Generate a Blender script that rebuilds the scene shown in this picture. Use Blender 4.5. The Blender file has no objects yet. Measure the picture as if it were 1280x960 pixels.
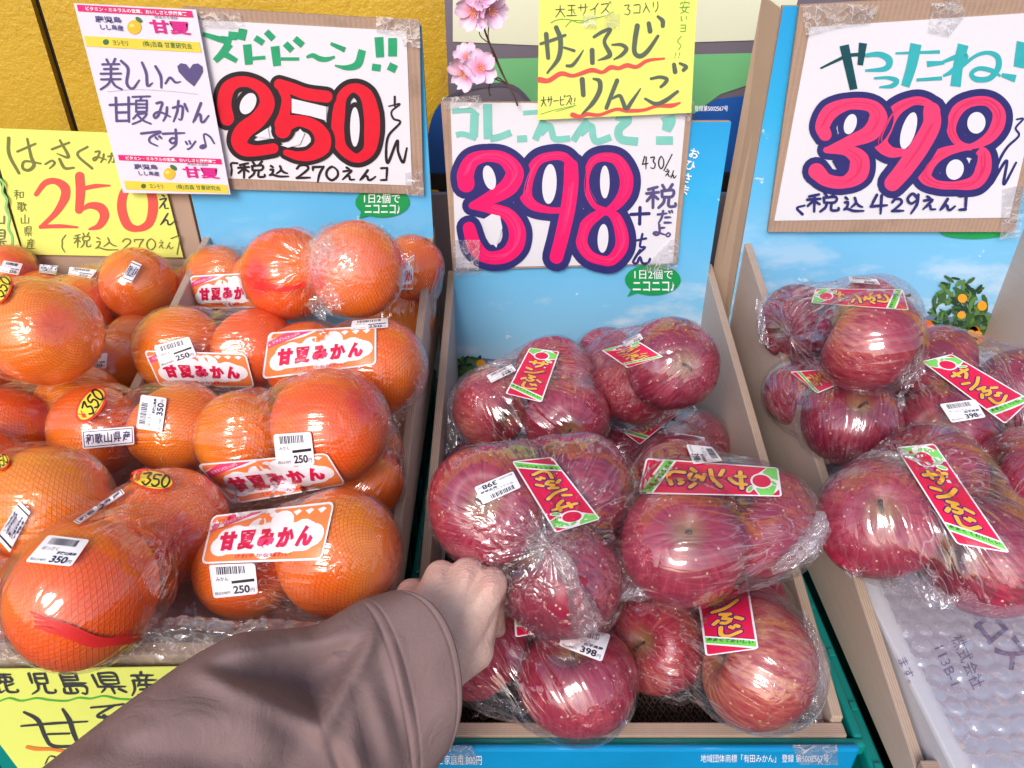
import bpy, bmesh, math, random
import numpy as np
from mathutils import Vector, Matrix, noise as mnoise
random.seed(7)
rng = np.random.default_rng(7)
SC = bpy.context.scene
COL = SC.collection
R_ = math.radians
# ------------------------------------------------------------------ camera (the photographer's phone is the origin)
PITCH = R_(33.0)
F = 960.0
cam_d = bpy.data.cameras.new('camera')
cam = bpy.data.objects.new('camera', cam_d)
COL.objects.link(cam)
cam_d.sensor_width = 36.0
cam_d.lens = 27.0
cam_d.clip_start = 0.02
cam_d.clip_end = 500.0
cam.location = (0, 0, 0)
cam.rotation_euler = (math.pi/2 - PITCH, 0, 0)
SC.camera = cam
# ------------------------------------------------------------------ sky, sun, exposure
SUN_EL, SUN_AZ = 36.0, 198.0          # azimuth clockwise from +Y (behind the photographer, a little left)
w = bpy.data.worlds.new('World'); SC.world = w; w.use_nodes = True
nt = w.node_tree
sky = nt.nodes.new('ShaderNodeTexSky'); sky.sky_type = 'NISHITA'; sky.sun_disc = False
sky.sun_elevation = R_(SUN_EL); sky.sun_rotation = R_(SUN_AZ)
sky.air_density = 1.0; sky.dust_density = 2.5; sky.ozone_density = 0.6
bg = nt.nodes['Background']; bg.inputs[1].default_value = 0.145
nt.links.new(sky.outputs[0], bg.inputs[0])
sd = bpy.data.lights.new('sun', 'SUN'); sd.energy = 1.6; sd.angle = R_(24); sd.color = (1, 0.975, 0.965)
sun = bpy.data.objects.new('sun', sd); COL.objects.link(sun)
az, el = R_(SUN_AZ), R_(SUN_EL)
sdir = Vector((math.sin(az)*math.cos(el), math.cos(az)*math.cos(el), math.sin(el)))
sun.rotation_euler = sdir.to_track_quat('Z', 'Y').to_euler()
SC.view_settings.view_transform = 'Standard'
SC.view_settings.look = 'None'
SC.view_settings.exposure = 0.30
SC.view_settings.gamma = 1.0
SC.cycles.max_bounces = 10
SC.cycles.transparent_max_bounces = 24
SC.cycles.use_denoising = True
SC.cycles.sample_clamp_indirect = 6.0
# ------------------------------------------------------------------ photo geometry helpers
CF = np.array([0, math.cos(PITCH), -math.sin(PITCH)])
CU = np.array([0, math.sin(PITCH), math.cos(PITCH)])
CR = np.array([1.0, 0, 0])
def ray(px, py):
    return CR*((px-640)/F) + CU*((480-py)/F) + CF
def pt(px, py, t):
    return ray(px, py)*t
def onY(px, py, Y):
    d = ray(px, py); return d*(Y/d[1])
def onZ(px, py, Z):
    d = ray(px, py); return d*(Z/d[2])
def onX(px, py, X):
    d = ray(px, py); return d*(X/d[0])
# ------------------------------------------------------------------ object helpers
def tag(o, label=None, cat=None, group=None, kind=None):
    if label: o['label'] = label
    if cat: o['category'] = cat
    if group: o['group'] = group
    if kind: o['kind'] = kind
    return o
def empty(name, loc, label, cat, group=None):
    o = bpy.data.objects.new(name, None); COL.objects.link(o); o.location = loc
    o.empty_display_size = 0.02
    return tag(o, label, cat, group)
def link(name, me, parent=None, smooth=False):
    o = bpy.data.objects.new(name, me); COL.objects.link(o)
    if parent is not None:
        o.parent = parent
        o.matrix_parent_inverse = Matrix.Translation(-Vector(parent_world(parent)))
    if smooth:
        me.polygons.foreach_set('use_smooth', [True]*len(me.polygons))
    return o
def parent_world(p):
    v = Vector(p.location)
    q = p.parent
    while q is not None:
        if q.type == 'EMPTY' and p.type == 'EMPTY': v += Vector(q.location)
        q = q.parent
    return v if p.type == 'EMPTY' else Vector((0, 0, 0))
def mesh_obj(name, verts, faces, mats, parent=None, smooth=False, midx=None):
    me = bpy.data.meshes.new(name)
    me.from_pydata([tuple(v) for v in verts], [], [tuple(f) for f in faces])
    for m in (mats if isinstance(mats, (list, tuple)) else [mats]): me.materials.append(m)
    if midx is not None: me.polygons.foreach_set('material_index', midx)
    me.update()
    return link(name, me, parent, smooth)
class MB:
    """collects boxes, tubes and sheets in world coordinates"""
    def __init__(s): s.v = []; s.f = []; s.m = []
    def add(s, vs, fs, mi=0):
        b = len(s.v); s.v += [tuple(v) for v in vs]; s.f += [tuple(b+i for i in f) for f in fs]; s.m += [mi]*len(fs)
    def box(s, x0, x1, y0, y1, z0, z1, mi=0):
        s.hexa([(x0,y0,z0),(x1,y0,z0),(x1,y1,z0),(x0,y1,z0),(x0,y0,z1),(x1,y0,z1),(x1,y1,z1),(x0,y1,z1)], mi)
    def hexa(s, p, mi=0):
        s.add(p, [(0,3,2,1),(4,5,6,7),(0,1,5,4),(1,2,6,5),(2,3,7,6),(3,0,4,7)], mi)
    def tube(s, pts, rad, n=8, mi=0, cap=True):
        pts = [Vector(p) for p in pts]; rr = rad if isinstance(rad, (list, tuple)) else [rad]*len(pts)
        vs = []; fs = []
        up = Vector((0, 0, 1)); 
        for i, p in enumerate(pts):
            d = (pts[min(i+1, len(pts)-1)] - pts[max(i-1, 0)]).normalized()
            if abs(d.dot(up)) > .95: up = Vector((1, 0, 0))
            a = d.cross(up).normalized(); b = a.cross(d).normalized(); up = b
            for k in range(n):
                t = 2*math.pi*k/n; vs.append(p + (a*math.cos(t) + b*math.sin(t))*rr[i])
        for i in range(len(pts)-1):
            for k in range(n):
                fs.append((i*n+k, i*n+(k+1)%n, (i+1)*n+(k+1)%n, (i+1)*n+k))
        if cap:
            fs.append(tuple(range(n-1, -1, -1))); fs.append(tuple((len(pts)-1)*n+k for k in range(n)))
        s.add(vs, fs, mi)
    def build(s, name, mats, parent=None, smooth=False, bevel=0):
        o = mesh_obj(name, s.v, s.f, mats, parent, smooth, s.m)
        if bevel:
            b = o.modifiers.new('bevel', 'BEVEL'); b.width = bevel; b.segments = 2; b.limit_method = 'ANGLE'
        return o
# ------------------------------------------------------------------ materials
def new_mat(name):
    m = bpy.data.materials.new(name); m.use_nodes = True
    n = m.node_tree; p = n.nodes['Principled BSDF']
    return m, n, p
def N(nt, t, **kw):
    n = nt.nodes.new('ShaderNode'+t)
    for k, v in kw.items():
        if isinstance(k, str) and hasattr(n, k): setattr(n, k, v)
    return n
def ramp(nt, fac, stops, interp='LINEAR'):
    r = nt.nodes.new('ShaderNodeValToRGB'); r.color_ramp.interpolation = interp
    e = r.color_ramp.elements
    while len(e) < len(stops): e.new(0.5)
    for i, (p, c) in enumerate(stops):
        e[i].position = p; e[i].color = (*c, 1) if len(c) == 3 else c
    nt.links.new(fac, r.inputs[0]); return r.outputs[0]
def noise_n(nt, vec, scale, detail=4, rough=.5, dist=0):
    n = nt.nodes.new('ShaderNodeTexNoise'); n.inputs['Scale'].default_value = scale
    n.inputs['Detail'].default_value = detail; n.inputs['Roughness'].default_value = rough
    n.inputs['Distortion'].default_value = dist
    if vec is not None: nt.links.new(vec, n.inputs['Vector'])
    return n.outputs['Fac']
def mapping(nt, vec, scale=(1,1,1), rot=(0,0,0), loc=(0,0,0)):
    m = nt.nodes.new('ShaderNodeMapping'); m.inputs['Scale'].default_value = scale
    m.inputs['Rotation'].default_value = rot; m.inputs['Location'].default_value = loc
    nt.links.new(vec, m.inputs['Vector']); return m.outputs[0]
def mixc(nt, fac, a, b, mode='MIX'):
    m = nt.nodes.new('ShaderNodeMix'); m.data_type = 'RGBA'; m.blend_type = mode
    for sock, v in ((m.inputs[0], fac), (m.inputs[6], a), (m.inputs[7], b)):
        if hasattr(v, 'links'): nt.links.new(v, sock)
        elif isinstance(v, (int, float)): sock.default_value = v
        else: sock.default_value = (*v, 1)
    return m.outputs[2]
def math_n(nt, op, a, b=None, c=None, clamp=False):
    m = nt.nodes.new('ShaderNodeMath'); m.operation = op; m.use_clamp = clamp
    for i, v in enumerate((a, b, c)):
        if v is None: continue
        if hasattr(v, 'links'): nt.links.new(v, m.inputs[i])
        else: m.inputs[i].default_value = v
    return m.outputs[0]
def bump(nt, h, strength, dist, normal=None):
    b = nt.nodes.new('ShaderNodeBump'); b.inputs['Strength'].default_value = strength
    b.inputs['Distance'].default_value = dist; nt.links.new(h, b.inputs['Height'])
    if normal is not None: nt.links.new(normal, b.inputs['Normal'])
    return b.outputs[0]
def tc(nt, which='Object'):
    return nt.nodes.new('ShaderNodeTexCoord').outputs[which]
def simple(name, col, rough=.5, var=.12, scale=30, coat=0, bumpd=0, spec=.5, stretch=(1,1,1)):
    m, n, p = new_mat(name)
    o = mapping(n, tc(n), scale=stretch)
    f = noise_n(n, o, scale, 5)
    c = mixc(n, f, tuple(x*(1-var) for x in col), tuple(min(1, x*(1+var)) for x in col))
    n.links.new(c, p.inputs['Base Color'])
    p.inputs['Roughness'].default_value = rough
    p.inputs['Specular IOR Level'].default_value = spec
    p.inputs['Coat Weight'].default_value = coat; p.inputs['Coat Roughness'].default_value = .08
    if bumpd: n.links.new(bump(n, f, .6, bumpd), p.inputs['Normal'])
    return m
MATS = {}
def srgb(r, g, b):
    f = lambda c: ((c/255+.055)/1.055)**2.4 if c > 10 else c/255/12.92
    return (f(r), f(g), f(b))
def ink(r, g, b, rough=.45, var=.1, scale=60):
    k = ('ink', r, g, b)
    if k not in MATS: MATS[k] = simple('ink_%d_%d_%d' % (r, g, b), srgb(r, g, b), rough, var, scale)
    return MATS[k]
def film_mat(name, veil=.10, k=1.0, rough=.06, bstr=.5, tint=(.99,.985,.99), refl=2.7):
    m = bpy.data.materials.new(name); m.use_nodes = True
    n = m.node_tree; n.nodes.clear()
    out = N(n, 'OutputMaterial')
    at = N(n, 'Attribute'); at.attribute_name = 'wrinkle'
    ob = tc(n)
    f1 = noise_n(n, at.outputs['Vector'], 2.0*k, 1.2, .5, .4)
    f2 = noise_n(n, ob, 24*k, .8, .5, .4)
    f3 = noise_n(n, at.outputs['Vector'], 5.5*k, 1.5, .5, .5)
    rid = math_n(n, 'ABSOLUTE', math_n(n, 'SUBTRACT', f1, .5))
    rid2 = math_n(n, 'ABSOLUTE', math_n(n, 'SUBTRACT', f3, .5))
    rid3 = math_n(n, 'ABSOLUTE', math_n(n, 'SUBTRACT', f2, .5))
    h = math_n(n, 'ADD', math_n(n, 'MULTIPLY', rid, 2.0), math_n(n, 'ADD', math_n(n, 'MULTIPLY', rid3, 1.6), math_n(n, 'MULTIPLY', rid2, .35)))
    nor = bump(n, h, bstr, .006)
    fr = N(n, 'Fresnel'); fr.inputs['IOR'].default_value = 1.5; n.links.new(nor, fr.inputs['Normal'])
    fac = math_n(n, 'MINIMUM', math_n(n, 'MULTIPLY', fr.outputs[0], refl, clamp=True), .26)
    tr = N(n, 'BsdfTransparent'); tr.inputs['Color'].default_value = (*tint, 1)
    di = N(n, 'BsdfDiffuse'); di.inputs['Color'].default_value = (.9, .88, .92, 1); n.links.new(nor, di.inputs['Normal'])
    tl = N(n, 'BsdfTranslucent'); tl.inputs['Color'].default_value = (.9, .88, .92, 1)
    dd = N(n, 'MixShader'); dd.inputs[0].default_value = .35
    n.links.new(di.outputs[0], dd.inputs[1]); n.links.new(tl.outputs[0], dd.inputs[2])
    cre = ramp(n, rid2, [(0.0, (1, 1, 1)), (.018, (0, 0, 0))])
    cre1 = ramp(n, rid, [(0.0, (1, 1, 1)), (.012, (0, 0, 0))])
    att2 = N(n, 'Attribute'); att2.attribute_name = 'bunch'
    gap_ = N(n, 'Attribute'); gap_.attribute_name = 'gap'
    vf = math_n(n, 'ADD', math_n(n, 'MULTIPLY', math_n(n, 'MAXIMUM', cre, cre1), math_n(n, 'MULTIPLY', math_n(n, 'ADD', gap_.outputs['Fac'], .25), veil*2.2)), veil*.10)
    vf = math_n(n, 'ADD', vf, math_n(n, 'MULTIPLY', att2.outputs['Fac'], math_n(n, 'ADD', math_n(n, 'MULTIPLY', f3, 1.4), -.3)), clamp=True)
    mv = N(n, 'MixShader'); n.links.new(vf, mv.inputs[0]); n.links.new(tr.outputs[0], mv.inputs[1]); n.links.new(dd.outputs[0], mv.inputs[2])
    gl = N(n, 'BsdfGlossy'); gl.inputs['Roughness'].default_value = rough; gl.inputs['Color'].default_value = (1, .97, 1, 1)
    n.links.new(nor, gl.inputs['Normal'])
    mx = N(n, 'MixShader'); n.links.new(fac, mx.inputs[0]); n.links.new(mv.outputs[0], mx.inputs[1]); n.links.new(gl.outputs[0], mx.inputs[2])
    n.links.new(mx.outputs[0], out.inputs[0])
    return m
FILM = film_mat('clear_film', veil=.13, bstr=.38)
FILM_C = film_mat('clear_film_tight', veil=.10, k=1.0, bstr=.3, refl=1.9, tint=(.995,.98,.975))
FILM_W = film_mat('crumpled_clear_plastic', veil=.34, k=1.6, bstr=.9)
FILM_T = film_mat('gathered_film', veil=.3, k=1.0, bstr=.7)
BUBBLE = film_mat('bubble_wrap_plastic', tint=(.93,.92,.96), veil=.26, k=.8, bstr=.5, rough=.10, refl=4.0)
TAPE = film_mat('clear_tape', veil=.25, k=1.0, bstr=.5)

def citrus_mat(name, c1, c2, red=.0, net=1.0):
    m, n, p = new_mat(name)
    ob = tc(n)
    oi = N(n, 'ObjectInfo')
    f = noise_n(n, mapping(n, ob), 9, 4)
    c = ramp(n, f, [(.25, c1), (.75, c2)])
    # yellowish blush on one side of the fruit
    c = mixc(n, math_n(n, 'MULTIPLY', ramp(n, noise_n(n, ob, 12, 2), [(.5, (0,0,0)), (.72, (1,1,1))]), .55), c, (.92, .34, .01))
    vo = N(n, 'TexVoronoi'); vo.inputs['Scale'].default_value = 620; n.links.new(ob, vo.inputs['Vector'])
    pit = ramp(n, vo.outputs['Distance'], [(.0, (0,0,0)), (.45, (1,1,1))])
    # net: diamond lattice in angle space
    sep = N(n, 'SeparateXYZ'); n.links.new(ob, sep.inputs[0])
    az_ = math_n(n, 'ARCTAN2', sep.outputs[1], sep.outputs[0])
    rr = N(n, 'VectorMath'); rr.operation = 'NORMALIZE'; n.links.new(ob, rr.inputs[0])
    sp2 = N(n, 'SeparateXYZ'); n.links.new(rr.outputs[0], sp2.inputs[0])
    pol = math_n(n, 'ARCCOSINE', sp2.outputs[2])
    wob = math_n(n, 'MULTIPLY', noise_n(n, ob, 25, 2), .10)
    a = math_n(n, 'MULTIPLY', az_, 40.0); b = math_n(n, 'MULTIPLY', math_n(n, 'ADD', pol, wob), 84.0)
    l1 = math_n(n, 'ABSOLUTE', math_n(n, 'SINE', math_n(n, 'MULTIPLY', math_n(n, 'ADD', a, b), .5)))
    l2 = math_n(n, 'ABSOLUTE', math_n(n, 'SINE', math_n(n, 'MULTIPLY', math_n(n, 'SUBTRACT', a, b), .5)))
    lat = math_n(n, 'MINIMUM', l1, l2)
    netm = ramp(n, lat, [(.0, (1,1,1)), (.20, (1,1,1)), (.42, (0,0,0))])
    c = mixc(n, math_n(n, 'MULTIPLY', netm, .45*net), c, (.66, .05, .010))
    # net bunches red at the fruit's pole
    pole = ramp(n, math_n(n, 'ADD', sp2.outputs[2], math_n(n, 'MULTIPLY', math_n(n, 'SUBTRACT', noise_n(n, ob, 40, 3), .5), .18)), [(.86, (0,0,0)), (.97, (1,1,1))])
    c = mixc(n, math_n(n, 'MULTIPLY', pole, red), c, (.80, .025, .04))
    n.links.new(c, p.inputs['Base Color'])
    h = math_n(n, 'ADD', math_n(n, 'MULTIPLY', pit, .6), math_n(n, 'MULTIPLY', netm, 1.2*net))
    n.links.new(bump(n, h, .55, .0006), p.inputs['Normal'])
    p.inputs['Roughness'].default_value = .42
    p.inputs['Specular IOR Level'].default_value = .3
    return m
PEEL = [citrus_mat('orange_peel_in_net', (.93,.145,.003), (.95,.23,.005), .75),
        citrus_mat('deep_orange_peel_in_net', (.92,.105,.004), (.93,.17,.005), .8),
        citrus_mat('yellow_orange_peel_in_net', (.93,.19,.003), (.95,.32,.008), .5)]
def apple_mat(name, dark, mid, pale, seed):
    m, n, p = new_mat(name)
    ob = tc(n)
    sep = N(n, 'SeparateXYZ'); n.links.new(ob, sep.inputs[0])
    nv = N(n, 'VectorMath'); nv.operation = 'NORMALIZE'
    fl = N(n, 'CombineXYZ'); n.links.new(sep.outputs[0], fl.inputs[0]); n.links.new(sep.outputs[1], fl.inputs[1])
    n.links.new(fl.outputs[0], nv.inputs[0])
    s2 = N(n, 'SeparateXYZ'); n.links.new(nv.outputs[0], s2.inputs[0])
    cb = N(n, 'CombineXYZ'); n.links.new(s2.outputs[0], cb.inputs[0]); n.links.new(s2.outputs[1], cb.inputs[1])
    n.links.new(math_n(n, 'MULTIPLY', sep.outputs[2], 7), cb.inputs[2])
    st = noise_n(n, mapping(n, cb.outputs[0], loc=(seed, 0, 0)), 11, 5, .65)
    big = noise_n(n, mapping(n, ob, loc=(seed, 2, 1)), 14, 2)
    c = ramp(n, big, [(.30, dark), (.5, mid), (.72, pale)])
    c = mixc(n, ramp(n, st, [(.42, (0,0,0)), (.62, (1,1,1))]), c, dark)
    c2 = mixc(n, ramp(n, st, [(.30, (1,1,1)), (.44, (0,0,0))]), c, pale)
    c = mixc(n, .55, c, c2)
    # greenish yellow in the stem hollow
    rad = N(n, 'VectorMath'); rad.operation = 'LENGTH'; n.links.new(fl.outputs[0], rad.inputs[0])
    hol = ramp(n, rad.outputs['Value'], [(.004, (1,1,1)), (.017, (0,0,0))])
    c = mixc(n, math_n(n, 'MULTIPLY', hol, .75), c, (.30, .19, .07))
    vo = N(n, 'TexVoronoi'); vo.inputs['Scale'].default_value = 170; n.links.new(ob, vo.inputs['Vector'])
    vo.inputs['Randomness'].default_value = 1
    sp = ramp(n, vo.outputs['Distance'], [(.12, (1,1,1)), (.19, (0,0,0))])
    pick = N(n, 'SeparateColor'); n.links.new(vo.outputs['Color'], pick.inputs[0])
    sp = math_n(n, 'MULTIPLY', sp, math_n(n, 'GREATER_THAN', pick.outputs[0], .45))
    c = mixc(n, math_n(n, 'MULTIPLY', sp, .8), c, (.72, .46, .34))
    n.links.new(c, p.inputs['Base Color'])
    p.inputs['Roughness'].default_value = .36; p.inputs['Specular IOR Level'].default_value = .35
    n.links.new(bump(n, noise_n(n, ob, 160, 3), .12, .0008), p.inputs['Normal'])
    return m
SKIN_A = [apple_mat('crimson_apple_skin', (.27,.010,.040), (.39,.024,.068), (.50,.085,.11), 0.0),
          apple_mat('streaky_apple_skin', (.30,.015,.042), (.43,.045,.07), (.56,.17,.12), 3.1),
          apple_mat('dark_apple_skin', (.20,.008,.034), (.29,.015,.052), (.42,.055,.085), 7.7),
          apple_mat('blushed_apple_skin', (.36,.03,.045), (.52,.13,.085), (.68,.40,.17), 5.3)]
STEM = simple('apple_stem', (.07, .04, .02), .7)
def wood_mat(name, a, b, edge=None):
    m, n, p = new_mat(name)
    o = tc(n)
    g = noise_n(n, mapping(n, o, scale=(14, 2.2, 60)), 6, 6, .6, .5)
    g2 = noise_n(n, o, 3, 3)
    c = mixc(n, g, a, b)
    c = mixc(n, math_n(n, 'MULTIPLY', g2, .35), c, tuple(x*.8 for x in b))
    if edge:
        wv = N(n, 'TexWave'); wv.bands_direction = edge; wv.inputs['Scale'].default_value = 160; wv.inputs['Distortion'].default_value = .6
        n.links.new(o, wv.inputs['Vector'])
        c = mixc(n, math_n(n, 'MULTIPLY', wv.outputs['Fac'], .5), c, tuple(x*.5 for x in a))
    n.links.new(c, p.inputs['Base Color']); p.inputs['Roughness'].default_value = .6
    n.links.new(bump(n, g, .25, .0006), p.inputs['Normal'])
    return m
PLY = wood_mat('plywood', (.51,.39,.325), (.64,.51,.44))
PLY_E = wood_mat('plywood_edge', (.42,.30,.23), (.56,.43,.34), 'X')
PLY_F = wood_mat('plywood_front_edge', (.42,.29,.22), (.55,.41,.32), 'Y')
def card_mat(name, col):
    m, n, p = new_mat(name); o = tc(n)
    wv = N(n, 'TexWave'); wv.bands_direction = 'X'; wv.inputs['Scale'].default_value = 55; wv.inputs['Distortion'].default_value = .3; n.links.new(o, wv.inputs['Vector'])
    st = noise_n(n, o, 14, 5, .7); fi = noise_n(n, mapping(n, o, scale=(1, 1, 12)), 60, 4)
    c = mixc(n, fi, tuple(x*.88 for x in col), tuple(x*1.1 for x in col))
    c = mixc(n, ramp(n, st, [(.52, (0,0,0)), (.72, (1,1,1))]), c, tuple(x*.66 for x in col))
    c = mixc(n, math_n(n, 'MULTIPLY', wv.outputs['Fac'], .10), c, tuple(x*.6 for x in col))
    n.links.new(c, p.inputs['Base Color']); p.inputs['Roughness'].default_value = .75
    n.links.new(bump(n, math_n(n, 'ADD', wv.outputs['Fac'], math_n(n, 'MULTIPLY', st, 2)), .35, .0012), p.inputs['Normal'])
    return m
CARD = card_mat('brown_cardboard', (.39,.26,.19))
CARD2 = simple('pale_cardboard', (.42,.30,.22), .8, .08, 25)
PAPER = simple('white_paper', (.70,.69,.75), .55, .03, 8)
SHEET = simple('white_laminated_sheet', (.70,.69,.80), .35, .02, 8)
YELLOW = simple('fluorescent_yellow_paper', (.74,.80,.17), .6, .04, 6)
YELLOW2 = simple('pale_fluorescent_yellow_paper', (.74,.79,.24), .6, .04, 6)
TEAL = simple('teal_plastic', (.0,.22,.20), .38, .12, 12)
DKGREEN = simple('dark_green_plastic', (.005,.06,.045), .45)
WHITEFOAM = simple('white_polystyrene', (.60,.60,.66), .7, .04, 200, bumpd=.0004)
MATBR = simple('brown_black_coir', (.035,.022,.016), .7, .4, 90)
BLACKMAT = simple('black_mat', (.012,.010,.010), .8)
LABELPAPER = simple('glossy_sticker_paper', (.80,.80,.84), .3, .02, 10, coat=.3)
# ------------------------------------------------------------------ drawing: prints, marker strokes, lettering
_txt = {}
def text_mesh(s, bold=0.0):
    k = (s, bold)
    if k in _txt: return _txt[k]
    cu = bpy.data.curves.new('t', 'FONT'); cu.body = s; cu.resolution_u = 3; cu.offset = bold
    o = bpy.data.objects.new('t', cu); COL.objects.link(o)
    me = bpy.data.meshes.new_from_object(o.evaluated_get(bpy.context.evaluated_depsgraph_get()))
    v = np.array([x.co[:2] for x in me.vertices]); f = [tuple(p.vertices) for p in me.polygons]
    bpy.data.objects.remove(o); bpy.data.curves.remove(cu); bpy.data.meshes.remove(me)
    lo, hi = v.min(0), v.max(0)
    v = (v-lo)/(hi-lo); v[:, 1] = 1-v[:, 1]
    _txt[k] = (v, f); return _txt[k]
def smooth_line(pts, ws, step):
    P = np.array(pts, float); n = len(P)
    if n == 2:
        m = max(2, int(np.linalg.norm(P[1]-P[0])/step)+1)
        tt = np.linspace(0, 1, m)[:, None]
        return P[0]*(1-tt)+P[1]*tt, ws[0]*(1-tt[:, 0])+ws[1]*tt[:, 0]
    out = []; wo = []
    closed = np.allclose(P[0], P[-1])
    for i in range(n-1):
        p0 = P[i-1] if i > 0 else (P[-2] if closed else 2*P[0]-P[1])
        p3 = P[i+2] if i+2 < n else (P[1] if closed else 2*P[-1]-P[-2])
        p1, p2 = P[i], P[i+1]
        m = max(2, int(np.linalg.norm(p2-p1)/step))
        for k in range(m):
            t = k/m
            out.append(.5*((2*p1)+(p2-p0)*t+(2*p0-5*p1+4*p2-p3)*t*t+(3*p1-p0-3*p2+p3)*t**3))
            wo.append(ws[i]*(1-t)+ws[i+1]*t)
    out.append(P[-1]); wo.append(ws[-1])
    return np.array(out), np.array(wo)
def dquad(q):
    TL, TR, BR, BL = [np.array(p, float) for p in q]
    return lambda x, y: (TL*(1-x)+TR*x)*(1-y)+(BL*(1-x)+BR*x)*y
def rotquad(cx, cy, w_, h_, deg):
    a = R_(deg); c, s = math.cos(a), math.sin(a)
    return [(cx+x*c-y*s, cy+x*s+y*c) for x, y in ((-w_/2,-h_/2),(w_/2,-h_/2),(w_/2,h_/2),(-w_/2,h_/2))]
class Print:
    """flat print: design (x,y) -> photo pixel by xf -> point on a surface by surf(px,py,off)"""
    def __init__(s, surf, xf, step=6, cut=None, base=0.0003, dl=0.00012):
        s.surf, s.xf, s.step, s.cut, s.base, s.dl = surf, xf, step, cut, base, dl
        s.v = []; s.f = []; s.m = []; s.mats = []; s.k = 0
    def mi(s, m):
        if m not in s.mats: s.mats.append(m)
        return s.mats.index(m)
    def put(s, v2, faces, mat, lay, jit=0):
        if s.cut:
            bm = bmesh.new(); vs = [bm.verts.new((x, y, 0)) for x, y in v2]
            for f in faces:
                try: bm.faces.new([vs[i] for i in f])
                except ValueError: pass
            bmesh.ops.triangulate(bm, faces=bm.faces[:])
            v2 = np.array(v2)
            for ax in (0, 1):
                lo, hi = v2[:, ax].min(), v2[:, ax].max()
                c = math.floor(lo/s.cut)*s.cut + s.cut
                while c < hi:
                    co = [0, 0, 0]; no = [0, 0, 0]; co[ax] = c; no[ax] = 1
                    bmesh.ops.bisect_plane(bm, geom=bm.verts[:]+bm.edges[:]+bm.faces[:], plane_co=co, plane_no=no)
                    c += s.cut
            bm.verts.index_update()
            v2 = [(v.co.x, v.co.y) for v in bm.verts]; faces = [tuple(v.index for v in f.verts) for f in bm.faces]
            bm.free()
        b = len(s.v); mi = s.mi(mat)
        off = s.base + lay*s.dl
        for i, (x, y) in enumerate(v2):
            px, py = s.xf(x, y)
            s.v.append(tuple(s.surf(px, py, off + jit*i)))
        s.f += [tuple(b+i for i in f) for f in faces]; s.m += [mi]*len(faces)
    def poly(s, pts, mat, lay=0):
        s.put(pts, [tuple(range(len(pts)))], mat, lay)
    def ell(s, cx, cy, rx, ry, mat, lay=0, rot=0, n=28, a0=0, a1=360):
        c, sn = math.cos(R_(rot)), math.sin(R_(rot)); P = []
        for k in range(n):
            a = R_(a0+(a1-a0)*k/(n if a1-a0 >= 360 else n-1)); x, y = rx*math.cos(a), ry*math.sin(a)
            P.append((cx+x*c-y*sn, cy+x*sn+y*c))
        s.poly(P, mat, lay)
    def rrect(s, x0, y0, x1, y1, r, mat, lay=0):
        P = []
        for cx, cy, a0 in ((x1-r, y0+r, -90), (x1-r, y1-r, 0), (x0+r, y1-r, 90), (x0+r, y0+r, 180)):
            for k in range(5): a = R_(a0+22.5*k); P.append((cx+r*math.cos(a), cy+r*math.sin(a)))
        s.poly(P, mat, lay)
    def stroke(s, pts, w_, mat, lay=0, cap='round', taper=0):
        ws = list(w_) if isinstance(w_, (list, tuple)) else [w_]*len(pts)
        L, W = smooth_line(pts, ws, s.step)
        n = len(L)
        if taper:
            tt = np.linspace(0, 1, n); W = W*(1-taper*np.clip((tt-.55)/.45, 0, 1)**1.5)
        T = np.gradient(L, axis=0); T /= np.maximum(np.linalg.norm(T, axis=1), 1e-9)[:, None]
        Nn = np.stack([-T[:, 1], T[:, 0]], 1)
        A = L+Nn*W[:, None]/2; B = L-Nn*W[:, None]/2
        v2 = []
        for i in range(n): v2 += [A[i], B[i]]
        faces = [(2*i, 2*i+1, 2*i+3, 2*i+2) for i in range(n-1)]
        if cap == 'round':
            for e, sg in ((0, -1), (n-1, 1)):
                b = len(v2); r = W[e]/2
                ang = math.atan2(Nn[e][1], Nn[e][0])
                arc = [L[e]+r*np.array([math.cos(ang-sg*math.pi*k/8), math.sin(ang-sg*math.pi*k/8)]) for k in range(1, 8)]
                v2 += arc; faces.append(tuple([2*e]+list(range(b, b+7))+[2*e+1]))
        s.k += 1
        s.put(v2, faces, mat, lay+.05*(s.k % 9), 0 if s.cut else 1.5e-7)
    def text(s, body, x0, y0, x1, y1, mat, lay=0, bold=0.0, rot=0, skew=0):
        v, f = text_mesh(body, bold)
        c, sn = math.cos(R_(rot)), math.sin(R_(rot)); cx, cy = (x0+x1)/2, (y0+y1)/2; w_, h_ = x1-x0, y1-y0
        P = []
        for a, b in v:
            x = (a-.5)*w_ + skew*(b-.5)*h_; y = (b-.5)*h_
            P.append((cx+x*c-y*sn, cy+x*sn+y*c))
        s.put(P, f, mat, lay)
    def glyph(s, ch, x, y, w_, h_, wd, mat, lay=1, skew=0, taper=.35):
        for st in GLYPH[ch]:
            s.stroke([(x+(a+skew*(50-b))/100*w_, y+b/100*h_) for a, b in st], wd, mat, lay, taper=taper)
    def build(s, name, parent, smooth=False):
        return mesh_obj(name, s.v, s.f, s.mats, parent, smooth, s.m)
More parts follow.
